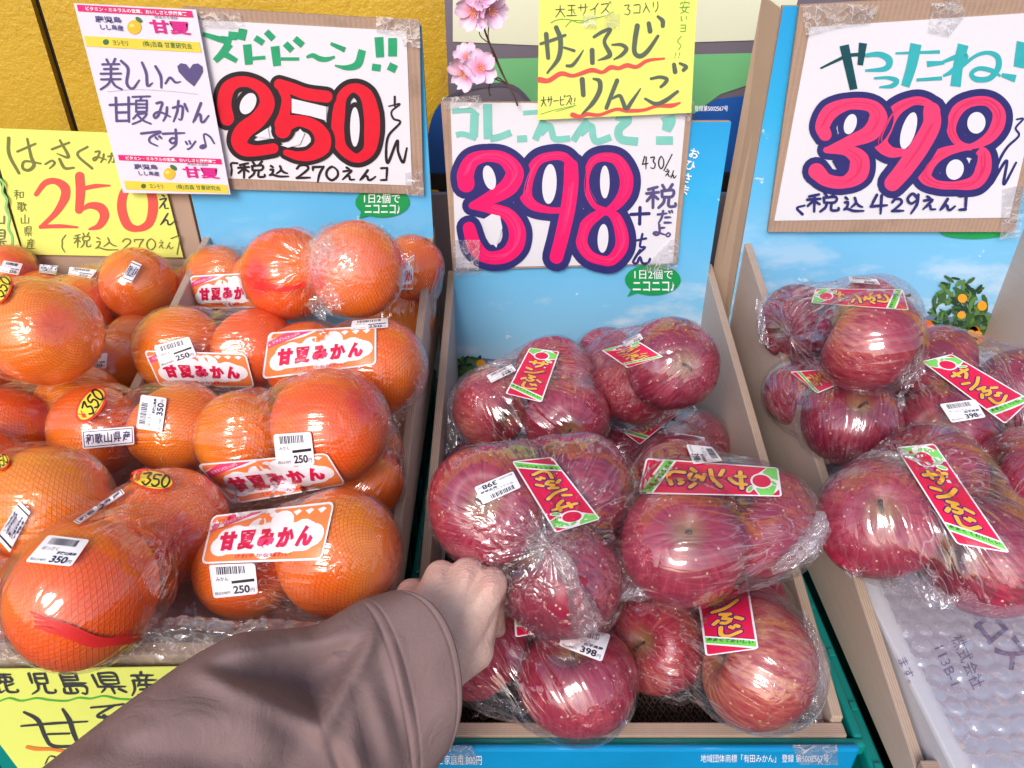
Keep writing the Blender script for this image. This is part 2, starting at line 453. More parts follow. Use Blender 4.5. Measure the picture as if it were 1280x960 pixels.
GLYPH = {
'税': [[(8,22),(38,12)],[(2,38),(42,33)],[(24,18),(23,95)],[(23,40),(3,68)],[(25,45),(40,60)],[(55,5),(62,20)],[(88,2),(78,20)],[(52,28),(90,25),(87,50),(54,52)],[(53,28),(54,52)],[(62,54),(58,75),(42,95)],[(77,53),(76,88),(98,88),(98,78)]],
'込': [[(10,8),(22,20)],[(8,38),(22,36),(18,62),(8,75)],[(5,80),(18,76),(50,90),(98,90)],[(55,10),(60,40),(38,68)],[(60,38),(75,58),(92,66)]],
'え': [[(40,2),(58,12)],[(20,30),(72,24),(42,58),(15,88)],[(30,72),(45,60),(58,64),(62,88),(90,88)]],
'ん': [[(52,5),(30,55),(12,92)],[(18,82),(38,55),(50,60),(54,88),(68,90),(92,62)]],
'県': [[(38,5),(80,5),(80,52)],[(38,5),(38,52),(80,52)],[(40,20),(78,20)],[(40,36),(78,36)],[(20,12),(20,66)],[(20,66),(92,66)],[(55,66),(55,98)],[(35,76),(22,92)],[(72,76),(88,92)]],
'産': [[(50,2),(50,14)],[(18,16),(86,15)],[(34,20),(40,32)],[(66,20),(60,32)],[(18,36),(92,34)],[(20,36),(18,70),(5,96)],[(38,44),(30,60)],[(34,54),(85,53)],[(35,72),(80,71)],[(58,44),(58,92)],[(25,94),(92,93)]],
'甘': [[(2,32),(98,28)],[(25,5),(28,92)],[(28,91),(76,90)],[(74,4),(75,94)],[(28,60),(74,59)]],
'夏': [[(8,5),(92,3)],[(50,5),(45,16)],[(25,18),(76,17)],[(76,17),(76,55)],[(25,18),(25,56)],[(25,56),(76,55)],[(27,30),(74,30)],[(27,42),(74,42)],[(40,57),(10,80)],[(38,64),(75,62),(50,85),(8,98)],[(35,70),(60,86),(95,97)]],
'み': [[(22,18),(52,14),(42,45),(30,70),(14,80),(8,66),(30,54),(60,60),(95,74)],[(78,35),(74,66),(58,92)]],
'か': [[(5,35),(52,28),(60,40),(52,82),(38,80)],[(35,8),(28,50),(8,90)],[(70,20),(88,50)]],
'で': [[(8,22),(85,12),(45,42),(42,70),(72,92)],[(66,45),(74,56)],[(80,38),(90,50)]],
'す': [[(5,22),(95,18)],[(58,2),(60,55),(45,68),(33,55),(45,42),(60,50),(58,75),(35,98)]],
'美': [[(32,2),(40,14)],[(68,0),(60,14)],[(15,18),(85,17)],[(22,33),(80,32)],[(8,48),(92,47)],[(50,18),(50,60)],[(10,66),(90,65)],[(50,60),(40,80),(8,98)],[(52,68),(68,86),(96,98)]],
'和': [[(8,14),(44,8)],[(2,34),(52,30)],[(28,12),(28,96)],[(28,38),(4,68)],[(30,42),(48,58)],[(60,28),(94,27)],[(94,27),(92,80)],[(60,28),(62,82)],[(62,78),(92,78)]],
'歌': [[(4,10),(54,9)],[(12,20),(36,20),(36,34)],[(12,20),(12,34),(36,34)],[(46,10),(46,48)],[(2,50),(56,49)],[(12,60),(36,60),(36,76)],[(12,60),(12,76),(36,76)],[(47,50),(47,95),(38,90)],[(68,8),(60,36)],[(64,26),(92,24),(88,38)],[(76,28),(74,60),(56,92)],[(76,58),(96,92)]],
'山': [[(50,8),(50,88)],[(12,38),(14,88)],[(14,88),(88,87)],[(88,36),(87,92)]],
'島': [[(48,0),(40,10)],[(25,12),(72,11)],[(72,11),(72,40)],[(25,12),(25,52)],[(27,26),(70,26)],[(27,39),(70,39)],[(25,53),(92,52)],[(25,53),(25,64)],[(25,64),(85,64),(82,96),(70,92)],[(38,72),(38,90)],[(20,74),(20,92),(56,91),(56,74)]],
'児': [[(22,8),(22,50)],[(40,10),(78,9)],[(78,9),(77,50)],[(40,10),(40,50),(76,50)],[(42,29),(76,29)],[(40,56),(35,78),(10,96)],[(62,55),(63,88),(92,90),(94,78)]],
'鹿': [[(50,0),(50,12)],[(14,14),(90,13)],[(18,14),(16,60),(4,96)],[(30,26),(84,25)],[(84,25),(84,44),(30,44)],[(46,16),(46,44)],[(66,16),(66,44)],[(28,54),(46,52)],[(32,50),(32,92),(48,84)],[(86,54),(62,64)],[(60,50),(60,88),(92,90),(92,80)]],
'大': [[(8,38),(92,33)],[(50,5),(45,50),(8,96)],[(52,45),(94,95)]],
'安': [[(50,0),(50,12)],[(12,28),(14,16)],[(14,16),(88,14),(84,28)],[(42,30),(26,68),(84,94)],[(70,42),(50,78),(10,96)],[(5,52),(96,48)]],
'玉': [[(15,12),(85,10)],[(20,48),(80,46)],[(50,12),(50,90)],[(5,92),(96,90)],[(68,60),(80,76)]],
'2': [[(10,28),(30,6),(70,6),(82,30),(50,62),(8,94)],[(8,94),(95,92)]],
'7': [[(8,10),(8,30)],[(8,10),(90,8)],[(90,8),(60,50),(45,98)]],
'0': [[(50,3),(16,30),(14,70),(48,97),(86,70),(86,30),(50,3)]],
'4': [[(40,4),(8,62)],[(8,62),(96,56)],[(66,8),(60,98)]],
'9': [[(80,30),(50,5),(20,30),(40,52),(80,32)],[(82,10),(74,55),(40,98)]],
'3': [[(12,12),(70,8),(50,42),(82,60),(60,94),(10,88)]],
'サ': [[(5,36),(95,28)],[(30,10),(30,60)],[(72,5),(70,60),(45,98)]],
'ン': [[(8,18),(35,34)],[(10,92),(55,75),(94,28)]],
'ー': [[(5,52),(95,46)]],
'ビ': [[(15,15),(18,90),(80,88)],[(20,48),(72,38)],[(78,8),(84,20)],[(90,2),(97,14)]],
'ス': [[(12,15),(80,12),(50,60),(8,95)],[(55,58),(92,92)]],
'ズ': [[(8,22),(72,18),(45,60),(5,95)],[(48,60),(85,92)],[(80,5),(86,18)],[(93,0),(99,14)]],
'イ': [[(85,5),(50,45),(8,62)],[(55,42),(54,98)]],
'コ': [[(10,18),(85,16),(84,88)],[(8,88),(92,86)]],
'入': [[(40,8),(55,40),(95,92)],[(50,35),(8,94)]],
'り': [[(22,8),(20,55)],[(75,4),(78,55),(45,98)]],
'い': [[(15,15),(18,75),(32,70)],[(75,20),(85,60)]],
'ヨ': [[(12,12),(86,10)],[(86,10),(84,92)],[(14,50),(84,48)],[(8,92),(86,90)]],
'〜': [[(5,60),(28,38),(55,58),(75,66),(96,42)]],
'!': [[(50,5),(46,62)],[(42,90),(48,92)]],
'[': [[(80,4),(30,6),(34,50)],[(34,50),(30,96)]],
'〔': [[(70,2),(30,30),(34,50),(28,70),(60,98)]],
']': [[(20,6),(70,4)],[(70,4),(64,94)],[(64,94),(15,96)]],
'た': [[(5,30),(62,22)],[(40,4),(30,50),(10,94)],[(55,52),(90,50)],[(50,90),(92,90)]],
'だ': [[(5,30),(62,22)],[(38,4),(30,50),(10,94)],[(52,52),(85,50)],[(48,90),(88,90)],[(76,8),(82,20)],[(92,4),(97,16)]],
'よ': [[(50,4),(52,72),(30,92),(10,78),(30,66),(92,90)],[(54,32),(88,28)]],
'さ': [[(5,32),(90,22)],[(42,4),(72,58)],[(22,58),(20,84),(50,96),(85,90)]],
'ふ': [[(30,6),(60,18)],[(50,25),(34,45),(62,66),(44,92),(30,84)],[(18,60),(4,84)],[(78,56),(96,80)]],
'じ': [[(30,5),(28,70),(50,94),(90,70)],[(60,14),(68,28)],[(78,8),(86,22)]],
}
def word(P, chars, x, y, w_, h_, gap, wd, mat, dx=0, dy=0, lay=1, vertical=False, taper=.35):
    for i, ch in enumerate(chars):
        if ch == ' ': continue
        P.glyph(ch, x+(0 if vertical else i*(w_+gap))+dx*i, y+((h_+gap)*i if vertical else 0)+dy*i, w_, h_, wd, mat, lay, taper=taper)
def crop(x0, y0, s): return lambda x, y: (x0+x/s, y0+y/s)
def planeY(Y): return lambda px, py, off: onY(px, py, Y-off)
def slabY(name, quad, Y, th, mat, parent=None, bevel=0):
    f = [onY(x, y, Y) for x, y in quad]; b = [p+np.array([0, th, 0]) for p in f]
    v = [*f, *b]
    o = mesh_obj(name, v, [(3,2,1,0),(4,5,6,7),(0,1,5,4),(1,2,6,5),(2,3,7,6),(3,0,4,7)], mat, parent)
    return o
# ------------------------------------------------------------------ the setting: ground and shop wall
GZ = -1.50
def plain_ground():
    m, n, p = new_mat('asphalt')
    f = noise_n(n, tc(n), 60, 6, .7)
    n.links.new(ramp(n, f, [(.3, (.035,.035,.037)), (.7, (.07,.068,.066))]), p.inputs['Base Color'])
    p.inputs['Roughness'].default_value = .85
    n.links.new(bump(n, f, .5, .004), p.inputs['Normal'])
    tag(mesh_obj('ground', [(-120,-120,GZ),(120,-120,GZ),(120,120,GZ),(-120,120,GZ)], [(0,1,2,3)], m), kind='structure')
plain_ground()
def yellow_wall():
    m, n, p = new_mat('yellow_painted_steel')
    o = tc(n)
    f = noise_n(n, o, 130, 4, .6); g = noise_n(n, o, 6, 4)
    c = ramp(n, g, [(.3, (.52,.31,.018)), (.7, (.62,.39,.03))])
    c = mixc(n, ramp(n, noise_n(n, mapping(n, o, scale=(1,1,.25)), 20, 5), [(.60, (0,0,0)), (.68, (1,1,1))]), c, (.48,.28,.03))
    n.links.new(c, p.inputs['Base Color']); p.inputs['Roughness'].default_value = .32
    n.links.new(bump(n, f, .7, .003), p.inputs['Normal'])
    dark = simple('dark_wall_gap', (.012,.010,.010), .8)
    b = MB()
    xs = [-3.0, -.805]; 
    b.box(-3.0, -.705, 1.25, 1.32, GZ, .9)
    b.box(-.693, 3.0, 1.25, 1.32, GZ, .9)
    o = b.build('wall', [m, dark]); tag(o, kind='structure')
    g = MB(); g.box(-.705, -.693, 1.262, 1.30, GZ, .9); g.build('wall_joint', dark, o)
    r = MB(); r.box(-3.0, -.71, 1.244, 1.2495, .135, .15); r.box(-.688, -.15, 1.244, 1.2495, .135, .15)
    r.build('wall_trim', m, o)
yellow_wall()
# painted banner behind the middle and right boxes
def banner():
    bY = 1.12
    root = empty('wall_banner', (.3, bY, -.9), 'large cream, green and blue painted banner board behind the apple boxes', 'banner')
    grey = simple('banner_grey_purple', (.15,.125,.165), .5, .12, 12)
    cream = simple('banner_cream', (.70,.70,.53), .55, .05, 14)
    green = simple('banner_green', (.16,.48,.20), .5, .06, 14)
    blue = simple('banner_blue', (.012,.10,.42), .45, .1, 10)
    deep = simple('banner_deep_purple', (.10,.085,.13), .6)
    v0 = onY(553, -60, bY); v1 = onY(558, 420, bY)
    b = MB(); b.box(v0[0], 1.15, bY, bY+.02, -1.3, .14); b.build('board', grey, root)
    P = Print(planeY(bY), lambda x, y: (x, y), step=8, base=.001, dl=.0006)
    P.poly([(566,-60),(1010,-60),(985,57),(952,50),(700,58),(566,52)], cream, 1)
    P.poly([(600,74),(955,66),(945,103),(900,118),(868,142),(700,145),(668,133),(645,112),(600,100)], green, 1)
    P.stroke([(556,125),(590,110),(640,108),(672,140)], 5, deep, 1)
    P.poly([(842,260),(868,142),(895,124),(945,118),(945,215),(870,215)], blue, 2)
    P.ell(560, 185, 26, 60, blue, 2)
    P.poly([(560,210),(700,210),(700,330),(560,330)], deep, 1)
    P.build('painted_shapes', root)
    b = MB(); p = onY(900, 224, bY); b.box(-.2, 1.1, bY-.012, bY-.002, p[2]-.012, p[2]+.010)
    b.build('dark_rail', simple('dark_rail', (.01,.008,.008), .5), root)
    lo = MB(); lo.box(-.2, 1.1, bY-.03, bY-.018, -1.3, p[2]-.013); lo.build('lower_panel', simple('grey_lilac_panel', (.28,.255,.32), .6, .08, 9), root)
banner()
# ------------------------------------------------------------------ crates and wooden trays
def crate(x0, x1, y0, y1, zt, h, label, mat=TEAL, w_=.012):
    root = empty('plastic_crate', ((x0+x1)/2, (y0+y1)/2, zt-h), label, 'crate', 'teal crates under the trays')
    b = MB(); t = .003
    # rim with a turned down lip
    for (a0, a1, c0, c1) in ((x0, x1, y0, y0+w_), (x0, x1, y1-w_, y1), (x0, x0+w_, y0+w_, y1-w_), (x1-w_, x1, y0+w_, y1-w_)):
        b.box(a0, a1, c0, c1, zt-.014, zt)
    b.build('rim', mat, root, bevel=.0025)
    b = MB(); i = w_*.7
    b.box(x0+i, x1-i, y0+i, y0+i+t, zt-h, zt-.0145); b.box(x0+i, x1-i, y1-i-t, y1-i, zt-h, zt-.0145)
    b.box(x0+i, x0+i+t, y0+i+t, y1-i-t, zt-h, zt-.0145); b.box(x1-i-t, x1-i, y0+i+t, y1-i-t, zt-h, zt-.0145)
    b.box(x0+i+t, x1-i-t, y0+i+t, y1-i-t, zt-h, zt-h+.004)
    b.build('walls', mat, root)
    for k in range(9):
        yy = y0+.03+(y1-y0-.06)*k/8
        for xx in (x0+.001, x1-w_*.7+.0004):
            r = MB(); r.box(xx, xx+w_*.7-.0014, yy-.0015, yy+.0015, zt-h, zt-.0145); o = r.build('rib', mat, root)
    for k in range(6):
        xx = x0+.03+(x1-x0-.06)*k/5
        r = MB(); r.box(xx-.0015, xx+.0015, y0+.001, y0+w_*.7-.0004, zt-h, zt-.0145); r.build('rib', mat, root)
    for k in range(12):
        b = MB(); xx = x0+.003; yy = y0+.035+(y1-y0-.07)*k/11
        b.box(xx, xx+.006, yy-.004, yy+.004, zt+.0003, zt+.003)
        b.build('rim_notch', mat, root, bevel=.001)
    return root
crate(-.1, .284, .3575, .985, -.577, .28, 'teal plastic crate carrying the middle tray of apples', w_=.0075)
crate(.2865, .68, .312, .985, -.592, .28, 'teal plastic crate under the right hand tray, its long rim in view')
crate(-.47, -.11, .385, .95, -.585, .28, 'teal plastic crate under the tray of fruit in red label packs')
crate(-.90, -.49, .362, .95, -.55, .28, 'teal plastic crate at the lower left corner under the leftmost tray')
b = MB(); b.box(-1.1, .9, .40, .98, -.94, -.914); 
tb = empty('display_table', (0, .7, GZ), 'dark display table carrying the teal fruit crates', 'table')
b.build('table_top', DKGREEN, tb)
for x in (-1.05, .85):
    for y in (.43, .93):
        b = MB(); b.box(x-.02, x+.02, y-.02, y+.02, GZ, -.9405); b.build('leg', DKGREEN, tb)
def panel_x(x0, x1, prof, root, label=None):
    """plywood side panel: profile in (y,z), extruded from x0 to x1"""
    n = len(prof); v = [(x0, y, z) for y, z in prof]+[(x1, y, z) for y, z in prof]
    f = [tuple(range(n)), tuple(range(2*n-1, n-1, -1))]; mi = [0, 0]
    for i in range(n):
        j = (i+1) % n; f.append((i, i+n, j+n, j)); mi.append(1)
    o = mesh_obj('side_panel', v, f, [PLY, PLY_E], root, False, mi)
    bb = o.modifiers.new('bevel', 'BEVEL'); bb.width = .0012; bb.segments = 2
    return o
def tray(x0, x1, yf, floor, left, right, front, label, group=None, mat=PLY):
    root = empty('wooden_tray', ((x0+x1)/2, .65, floor-.012), label, 'tray', group)
    zb = floor-.014
    for (a, c, tp) in ((x0-.009, x0, left), (x1, x1+.009, right)):
        if tp: panel_x(a, c, [(yf, min(zb, tp[0]-.02)), (.962, zb), (.962, tp[1]), (yf, tp[0])], root)
    b = MB(); b.box(x0, x1, yf+.012, .938, floor-.012, floor); b.build('floor_panel', mat, root)
    b = MB(); b.box(x0-.009, x1+.009, yf-.0125, yf-.0005, floor-.014, front)
    o = b.build('front_panel', PLY_F if mat is PLY else CARD2, root); bb = o.modifiers.new('bevel', 'BEVEL'); bb.width = .001; bb.segments = 2
    return root
tray(-.078, .262, .378, -.625, (-.572, -.44), (-.570, -.43), -.576, 'plywood tray of bagged apples in the middle, beside the reaching hand')
tray(.312, .66, .327, -.575, (-.556, -.385), (-.5, -.36), -.545, 'plywood tray at the right edge holding apples over bubble wrap')
tray(-.392, -.111, .372, -.511, (-.507, -.378), (-.54, -.378), -.468, 'plywood tray of orange fruit packs with red printed labels', mat=CARD2)
tray(-.86, -.402, .372, -.503, None, None, -.465, 'cardboard tray of orange fruit packs at the far left', mat=CARD2)
# front ply has layered edge facing up: thin dark veneer lines
# ------------------------------------------------------------------ printed cardboard boxes standing behind the trays
def poster_mat(name, z0, z1, seed):
    m, n, p = new_mat(name)
    o = tc(n); s = N(n, 'SeparateXYZ'); n.links.new(o, s.inputs[0])
    g = N(n, 'MapRange'); g.inputs[1].default_value = z0; g.inputs[2].default_value = z1; n.links.new(s.outputs[2], g.inputs[0])
    c = ramp(n, g.outputs[0], [(0, (.50,.66,.76)), (.18, (.26,.55,.78)), (.45, (.16,.50,.80)), (.75, (.035,.42,.78)), (1, (.015,.33,.70))])
    cl = noise_n(n, mapping(n, o, scale=(9, 9, 22), loc=(seed, 0, seed)), 1.0, 5, .55)
    lim = ramp(n, g.outputs[0], [(.12, (1,1,1)), (.55, (0,0,0))])
    cm = math_n(n, 'MULTIPLY', ramp(n, cl, [(.50, (0,0,0)), (.62, (1,1,1))]), lim)
    c = mixc(n, math_n(n, 'MULTIPLY', cm, .8), c, (.78,.80,.86))
    # scuffed, peeled patches where tape was torn away
    sc = noise_n(n, mapping(n, o, scale=(1, 1, 1), loc=(seed, seed, 0)), 16, 6, .75)
    sc2 = noise_n(n, mapping(n, o, scale=(40, 1, 160), loc=(seed, 0, 0)), 1, 3, .6)
    pm = math_n(n, 'MULTIPLY', ramp(n, sc, [(.64, (0,0,0)), (.655, (1,1,1))]), ramp(n, sc2, [(.42, (0,0,0)), (.5, (1,1,1))]))
    c = mixc(n, math_n(n, 'MULTIPLY', pm, .75), c, (.74,.78,.84))
    n.links.new(c, p.inputs['Base Color']); p.inputs['Roughness'].default_value = .32
    p.inputs['Coat Weight'].default_value = .3; p.inputs['Coat Roughness'].default_value = .1
    n.links.new(bump(n, noise_n(n, o, 7, 3), .35, .004), p.inputs['Normal'])
    return m
LEAF1 = ink(58, 96, 48); LEAF2 = ink(92, 130, 62); LEAF3 = ink(30, 62, 40)
MND = ink(236, 160, 40); MND2 = ink(225, 110, 30); HILL = ink(98, 118, 150); GRN = ink(20, 150, 80); WHT = ink(240, 240, 245)
def leaves_print(P, cx, cy, w_, h_, n, seed, fruits=6):
    r = random.Random(seed)
    for k in range(n):
        a = r.uniform(0, 6.28); q = r.random()**.6
        x = cx+math.cos(a)*q*w_; y = cy+math.sin(a)*q*h_
        P.ell(x, y, r.uniform(4, 8), r.uniform(1.6, 2.8), r.choice([LEAF1, LEAF1, LEAF2, LEAF3]), 2+.02*k, r.uniform(0, 180), 8)
    for k in range(fruits):
        a = r.uniform(0, 6.28); q = r.random()**.5
        P.ell(cx+math.cos(a)*q*w_*.85, cy+math.sin(a)*q*h_*.85, r.uniform(5, 7.5), r.uniform(4.5, 6.5), r.choice([MND, MND, MND2]), 9+.1*k, 0, 14)
def box_board(x0, x1, ztop, seed, label, flap=None):
    root = empty('printed_cardboard_box', ((x0+x1)/2, .95, -.62), label, 'cardboard box')
    b = MB(); b.box(x0, x1, .942, .949, -.60, ztop); b.build('box_body', CARD, root, bevel=.001)
    pm = poster_mat('sky_print', -.60, ztop, seed)
    nx, nz = 24, 24; v = []; f = []
    for i in range(nx+1):
        for j in range(nz+1):
            x = x0+(x1-x0)*i/nx; z = -.60+(ztop+.60)*j/nz
            e = .0012*math.sin(x*40+seed)*math.sin(z*23+seed)
            v.append((x, .9405+e*.5-.0005, z))
    for i in range(nx):
        for j in range(nz):
            a = i*(nz+1)+j; f.append((a, a+nz+1, a+nz+2, a+1))
    mesh_obj('sky_print', v, f, pm, root, True)
    return root
BPY = .9385
bc = box_board(-.078, .262, -.237, 1.3, 'sky blue printed cardboard box standing behind the middle apples')
P = Print(planeY(BPY), lambda x, y: (x, y), step=5)
P.poly([(566,452),(590,446),(625,450),(660,447),(720,455),(790,449),(872,455),(868,560),(575,560)], HILL, 1)
P.build('printed_hills', bc); P = Print(planeY(BPY), lambda x, y: (x, y), step=5)
leaves_print(P, 590, 470, 26, 24, 90, 4, 3); P.build('printed_orange_tree', bc)
P = Print(planeY(BPY), lambda x, y: (x, y), step=5)
P.ell(816, 350, 35, 19.5, GRN, 3); P.poly([(790,360),(803,364),(784,371)], GRN, 3.2)
P.text('1日2個で', 793, 337, 841, 349, WHT, 4, .008); P.text('ニコニコ♪', 791, 352, 843, 364, WHT, 4, .02)
P.build('printed_speech_bubble', bc); P = Print(planeY(BPY), lambda x, y: (x, y), step=5)
P.text('登録第5002567号', 868, 132, 910, 139, WHT, 5); P.build('printed_number', bc)
P = Print(planeY(BPY), lambda x, y: (x, y), step=5)
P.text('お', 862, 186, 874, 198, WHT, 5, .02, 18); P.text('ひ', 857, 201, 869, 213, WHT, 5, .02, 18); P.text('さ', 852, 216, 864, 228, WHT, 5, .02, 18); P.text('ま', 849, 231, 861, 243, WHT, 5, .02, 18)
P.build('printed_words', bc)
bl = box_board(-.404, -.102, -.132, 4.1, 'sky blue printed cardboard box standing behind the citrus packs')
P = Print(planeY(BPY), lambda x, y: (x, y), step=5)
P.ell(478, 253, 34, 19, GRN, 3); P.poly([(452,262),(468,268),(449,273)], GRN, 3.2)
P.text('1日2個で', 455, 242, 500, 254, WHT, 4, .008); P.text('ニコニコ♪', 456, 256, 500, 267, WHT, 4, .02)
P.build('printed_speech_bubble', bl)
br = box_board(.300, .66, -.112, 7.7, 'sky blue printed cardboard box standing behind the right hand apples')
P = Print(planeY(BPY), lambda x, y: (x, y), step=5)
P.poly([(1145,402),(1165,392),(1200,398),(1222,385),(1250,396),(1290,400),(1290,520),(1140,520)], HILL, 1); P.build('printed_hills', br)
P = Print(planeY(BPY), lambda x, y: (x, y), step=5)
P.poly([(1060,430),(1100,426),(1290,418),(1290,520),(1060,520)], LEAF3, 1.5)
leaves_print(P, 1200, 398, 36, 54, 240, 5, 9); leaves_print(P, 1245, 412, 32, 30, 130, 6, 5); leaves_print(P, 1215, 432, 60, 26, 240, 8, 8); leaves_print(P, 1275, 420, 22, 34, 110, 9, 5)
P.build('printed_orange_tree', br); P = Print(planeY(BPY), lambda x, y: (x, y), step=5)
P.ell(1158, 416, 12, 16, ink(228,104,40), 14); P.ell(1176, 437, 20, 9, ink(228,104,40), 14.3)
P.build('printed_fruit', br); P = Print(planeY(BPY), lambda x, y: (x, y), step=5)
P.ell(1218, 291, 42, 8, GRN, 3); P.build('printed_speech_bubble', br)
# brown outer flap of the right box and a brown edge on the left of the middle sign
def quad_sheet(name, pts, mat, parent, th=.003):
    p = [np.array(q, float) for q in pts]; n_ = np.cross(p[1]-p[0], p[3]-p[0]); n_ = n_/np.linalg.norm(n_)*th
    v = p+[q+n_ for q in p]
    return mesh_obj(name, v, [(3,2,1,0),(4,5,6,7),(0,1,5,4),(1,2,6,5),(2,3,7,6),(3,0,4,7)], mat, parent)
quad_sheet('box_flap', [(.2995,.941,-.60),(.2995,.941,-.115),(.287,.975,-.105),(.276,.975,-.60)], CARD2, br)
bk = empty('cardboard_box', (-.55, .95, -.47), 'plain brown cardboard box standing behind the far left packs', 'cardboard box')
b = MB(); b.box(-.88, -.408, .942, .985, -.47, -.275); b.build('box_body', CARD2, bk, bevel=.001)
# ------------------------------------------------------------------ price signs
NAVY = ink(44, 44, 108, .4, .18, 90); MAG = ink(232, 22, 104, .4, .14, 120); PINK = ink(226, 62, 112, .4, .14, 120)
PKS = ink(236, 60, 124, .4); PKS2 = ink(214, 48, 100, .4)
REDI = ink(212, 14, 44, .4, .1, 90); BLK = ink(30, 24, 34, .4); TEALI = ink(120, 192, 182, .5, .12, 60); TURQ = ink(48, 168, 176, .5, .15, 70)
GREENI = ink(20, 152, 104, .5, .2, 80); GREYI = ink(88, 98, 84, .6); OLIVE = ink(112, 116, 62, .6); REDM = ink(214, 84, 76, .55); GRNPEN = ink(96, 160, 60, .6)
VIOL = ink(82, 74, 124, .5, .12, 90); MAG2 = ink(206, 24, 132); BAND = ink(214, 30, 112); GOLD = ink(226, 204, 70); DGRN = ink(60, 110, 60); GP = ink(62, 62, 70)
DTEAL = ink(14, 72, 82, .4, .3, 90)
def sign(name, label, quad_card, quad_paper, Y, paper=PAPER, card=CARD, cat='price sign', group='handwritten price signs'):
    c0 = onY(*quad_card[3], Y) if quad_card else onY(*quad_paper[3], Y)
    root = empty(name, c0, label, cat, group)
    if quad_card:
        slabY('cardboard', quad_card, Y, .005, card, root)
        slabY('paper', quad_paper, Y-.0012, .0010, paper, root)
    else:
        slabY('paper', quad_paper, Y-.0012, .0010, paper, root)
    return root
def tape_attr(o):
    me = o.data; n = len(me.vertices); co = np.empty(n*3, np.float32); me.vertices.foreach_get('co', co)
    a = me.attributes.new('wrinkle', 'FLOAT_VECTOR', 'POINT'); a.data.foreach_set('vector', co*22)
    for nm, v in (('bunch', .35), ('gap', 1.0)): b_ = me.attributes.new(nm, 'FLOAT', 'POINT'); b_.data.foreach_set('value', np.full(n, v, np.float32))
def tapes(root, Y, quads):
    for q in quads: 
        P = Print(planeY(Y), lambda x, y: (x, y), step=5, base=.0042); P.poly(q, TAPE, 0); tape_attr(P.build('tape', root))
def outl(P, strokes, o, m_out, m_in, lay, counters=(), cr=24):
    for cx, cy, rx, ry, rt in counters:
        P.ell(cx, cy, rx+cr, ry+cr, m_out, lay+.3, rt)
    for pts, ws in strokes: P.stroke(pts, [w_+o for w_ in ws], m_out, lay)
    for pts, ws in strokes: P.stroke(pts, ws, m_in, lay+.6)
# sign 1: 398 in the middle
s1 = sign('price_sign', 'white card reading 398 in pink under a teal headline, on the middle box',
          [(551,127),(866,130),(846,330),(566,338)], [(563,128),(858,131),(841,329),(570,335)], .934)
P = Print(planeY(.9325), crop(550, 120, 4), step=7)
K = crop(550, 120, 4)
for pts, ws in [([(60,75),(150,72),(190,100)],26),([(172,92),(170,150),(168,205)],42),([(80,195),(115,190),(180,212)],28),
    ([(237,40),(238,120),(240,215)],44),([(250,215),(295,205),(355,182)],34),([(385,215),(435,212)],34),
    ([(415,85),(500,78)],22),([(520,120),(500,160),(475,220)],34),([(500,190),(545,148),(560,180),(575,215),(650,212)],32),
    ([(740,122),(700,170),(665,225)],34),([(700,190),(755,150),(765,200),(785,228),(855,205)],34),
    ([(880,100),(940,118),(895,165),(905,215),(990,228)],42),([(1140,100),(1145,130),(1130,175)],[75,65,45]),([(1080,222),(1165,222)],42)]:
    P.stroke(pts, ws, TEALI, 1, cap='flat')
eight = [([(830,575),(770,545),(733,470),(735,390),(765,325),(825,305),(890,325),(930,400),(925,480),(880,545),(830,578)], [30,26,28,30,40,44,56,68,66,50,30]),
         ([(832,580),(880,610),(908,690),(905,760),(860,818),(810,822),(745,795),(708,730),(728,650),(780,600),(832,580)], [30,54,66,66,56,46,52,58,60,50,30])]
nine = [([(668,350),(620,305),(560,300),(490,325),(445,400),(428,490),(465,545),(540,570),(615,572)], [44,44,42,46,56,66,50,32,28]),
        ([(655,350),(655,440),(640,560),(610,700),(582,805)], [70,74,74,70,68])]
three = [([(131,440),(128,390),(160,325),(235,300),(320,315),(372,380),(345,450),(270,500),(165,545)], [84,84,74,56,66,92,92,74,34]),
         ([(160,548),(250,562),(340,595),(385,670),(375,750),(320,800),(235,805),(175,755),(145,660)], [34,52,66,84,86,72,62,76,62])]
outl(P, eight, 76, NAVY, MAG, 2, ((824,430,24,82,0),(815,712,27,72,3)), 34); outl(P, nine, 76, NAVY, MAG, 4, ((547,440,36,100,3),), 34); outl(P, three, 66, NAVY, MAG, 6, ((247,408,30,62,-14),), 34)
for st in (three, nine, eight):
    for pts, ws in st:
        for dx_, sc_ in ((6, .10), (-8, .06), (14, .05)): P.stroke([(x+dx_, y-dx_) for x, y in pts[1:-1]], [w_*sc_ for w_ in ws[1:-1]], PKS, 8, taper=.8)
for cx, cy, rx, ry, rt in ((247,408,30,62,-14),(547,440,36,100,3),(824,430,24,82,0),(815,712,27,72,3)):
    P.ell(cx, cy, rx, ry, PAPER, 9, rt)
P.poly([(212,620),(258,590),(300,600),(312,660),(282,758),(262,738),(240,680)], PAPER, 9)
word(P, '430', 1010, 300, 32, 66, 8, 7, BLK); P.stroke([(1160,292),(1120,372)], 6, BLK, 1); P.glyph('え', 1122, 365, 34, 40, 6, BLK); P.glyph('ん', 1150, 372, 34, 42, 6, BLK)
P.glyph('税', 1030, 440, 150, 125, 16, VIOL, 1, taper=.1); P.glyph('だ', 1085, 572, 80, 68, 13, VIOL); P.glyph('よ', 1060, 642, 72, 58, 13, VIOL); P.stroke([(1142,684),(1152,692),(1140,704),(1130,696),(1142,684)], 9, VIOL, 1)
P.stroke([(955,592),(1045,588)], 17, NAVY, 1); P.stroke([(1000,558),(998,640)], 17, NAVY, 1)
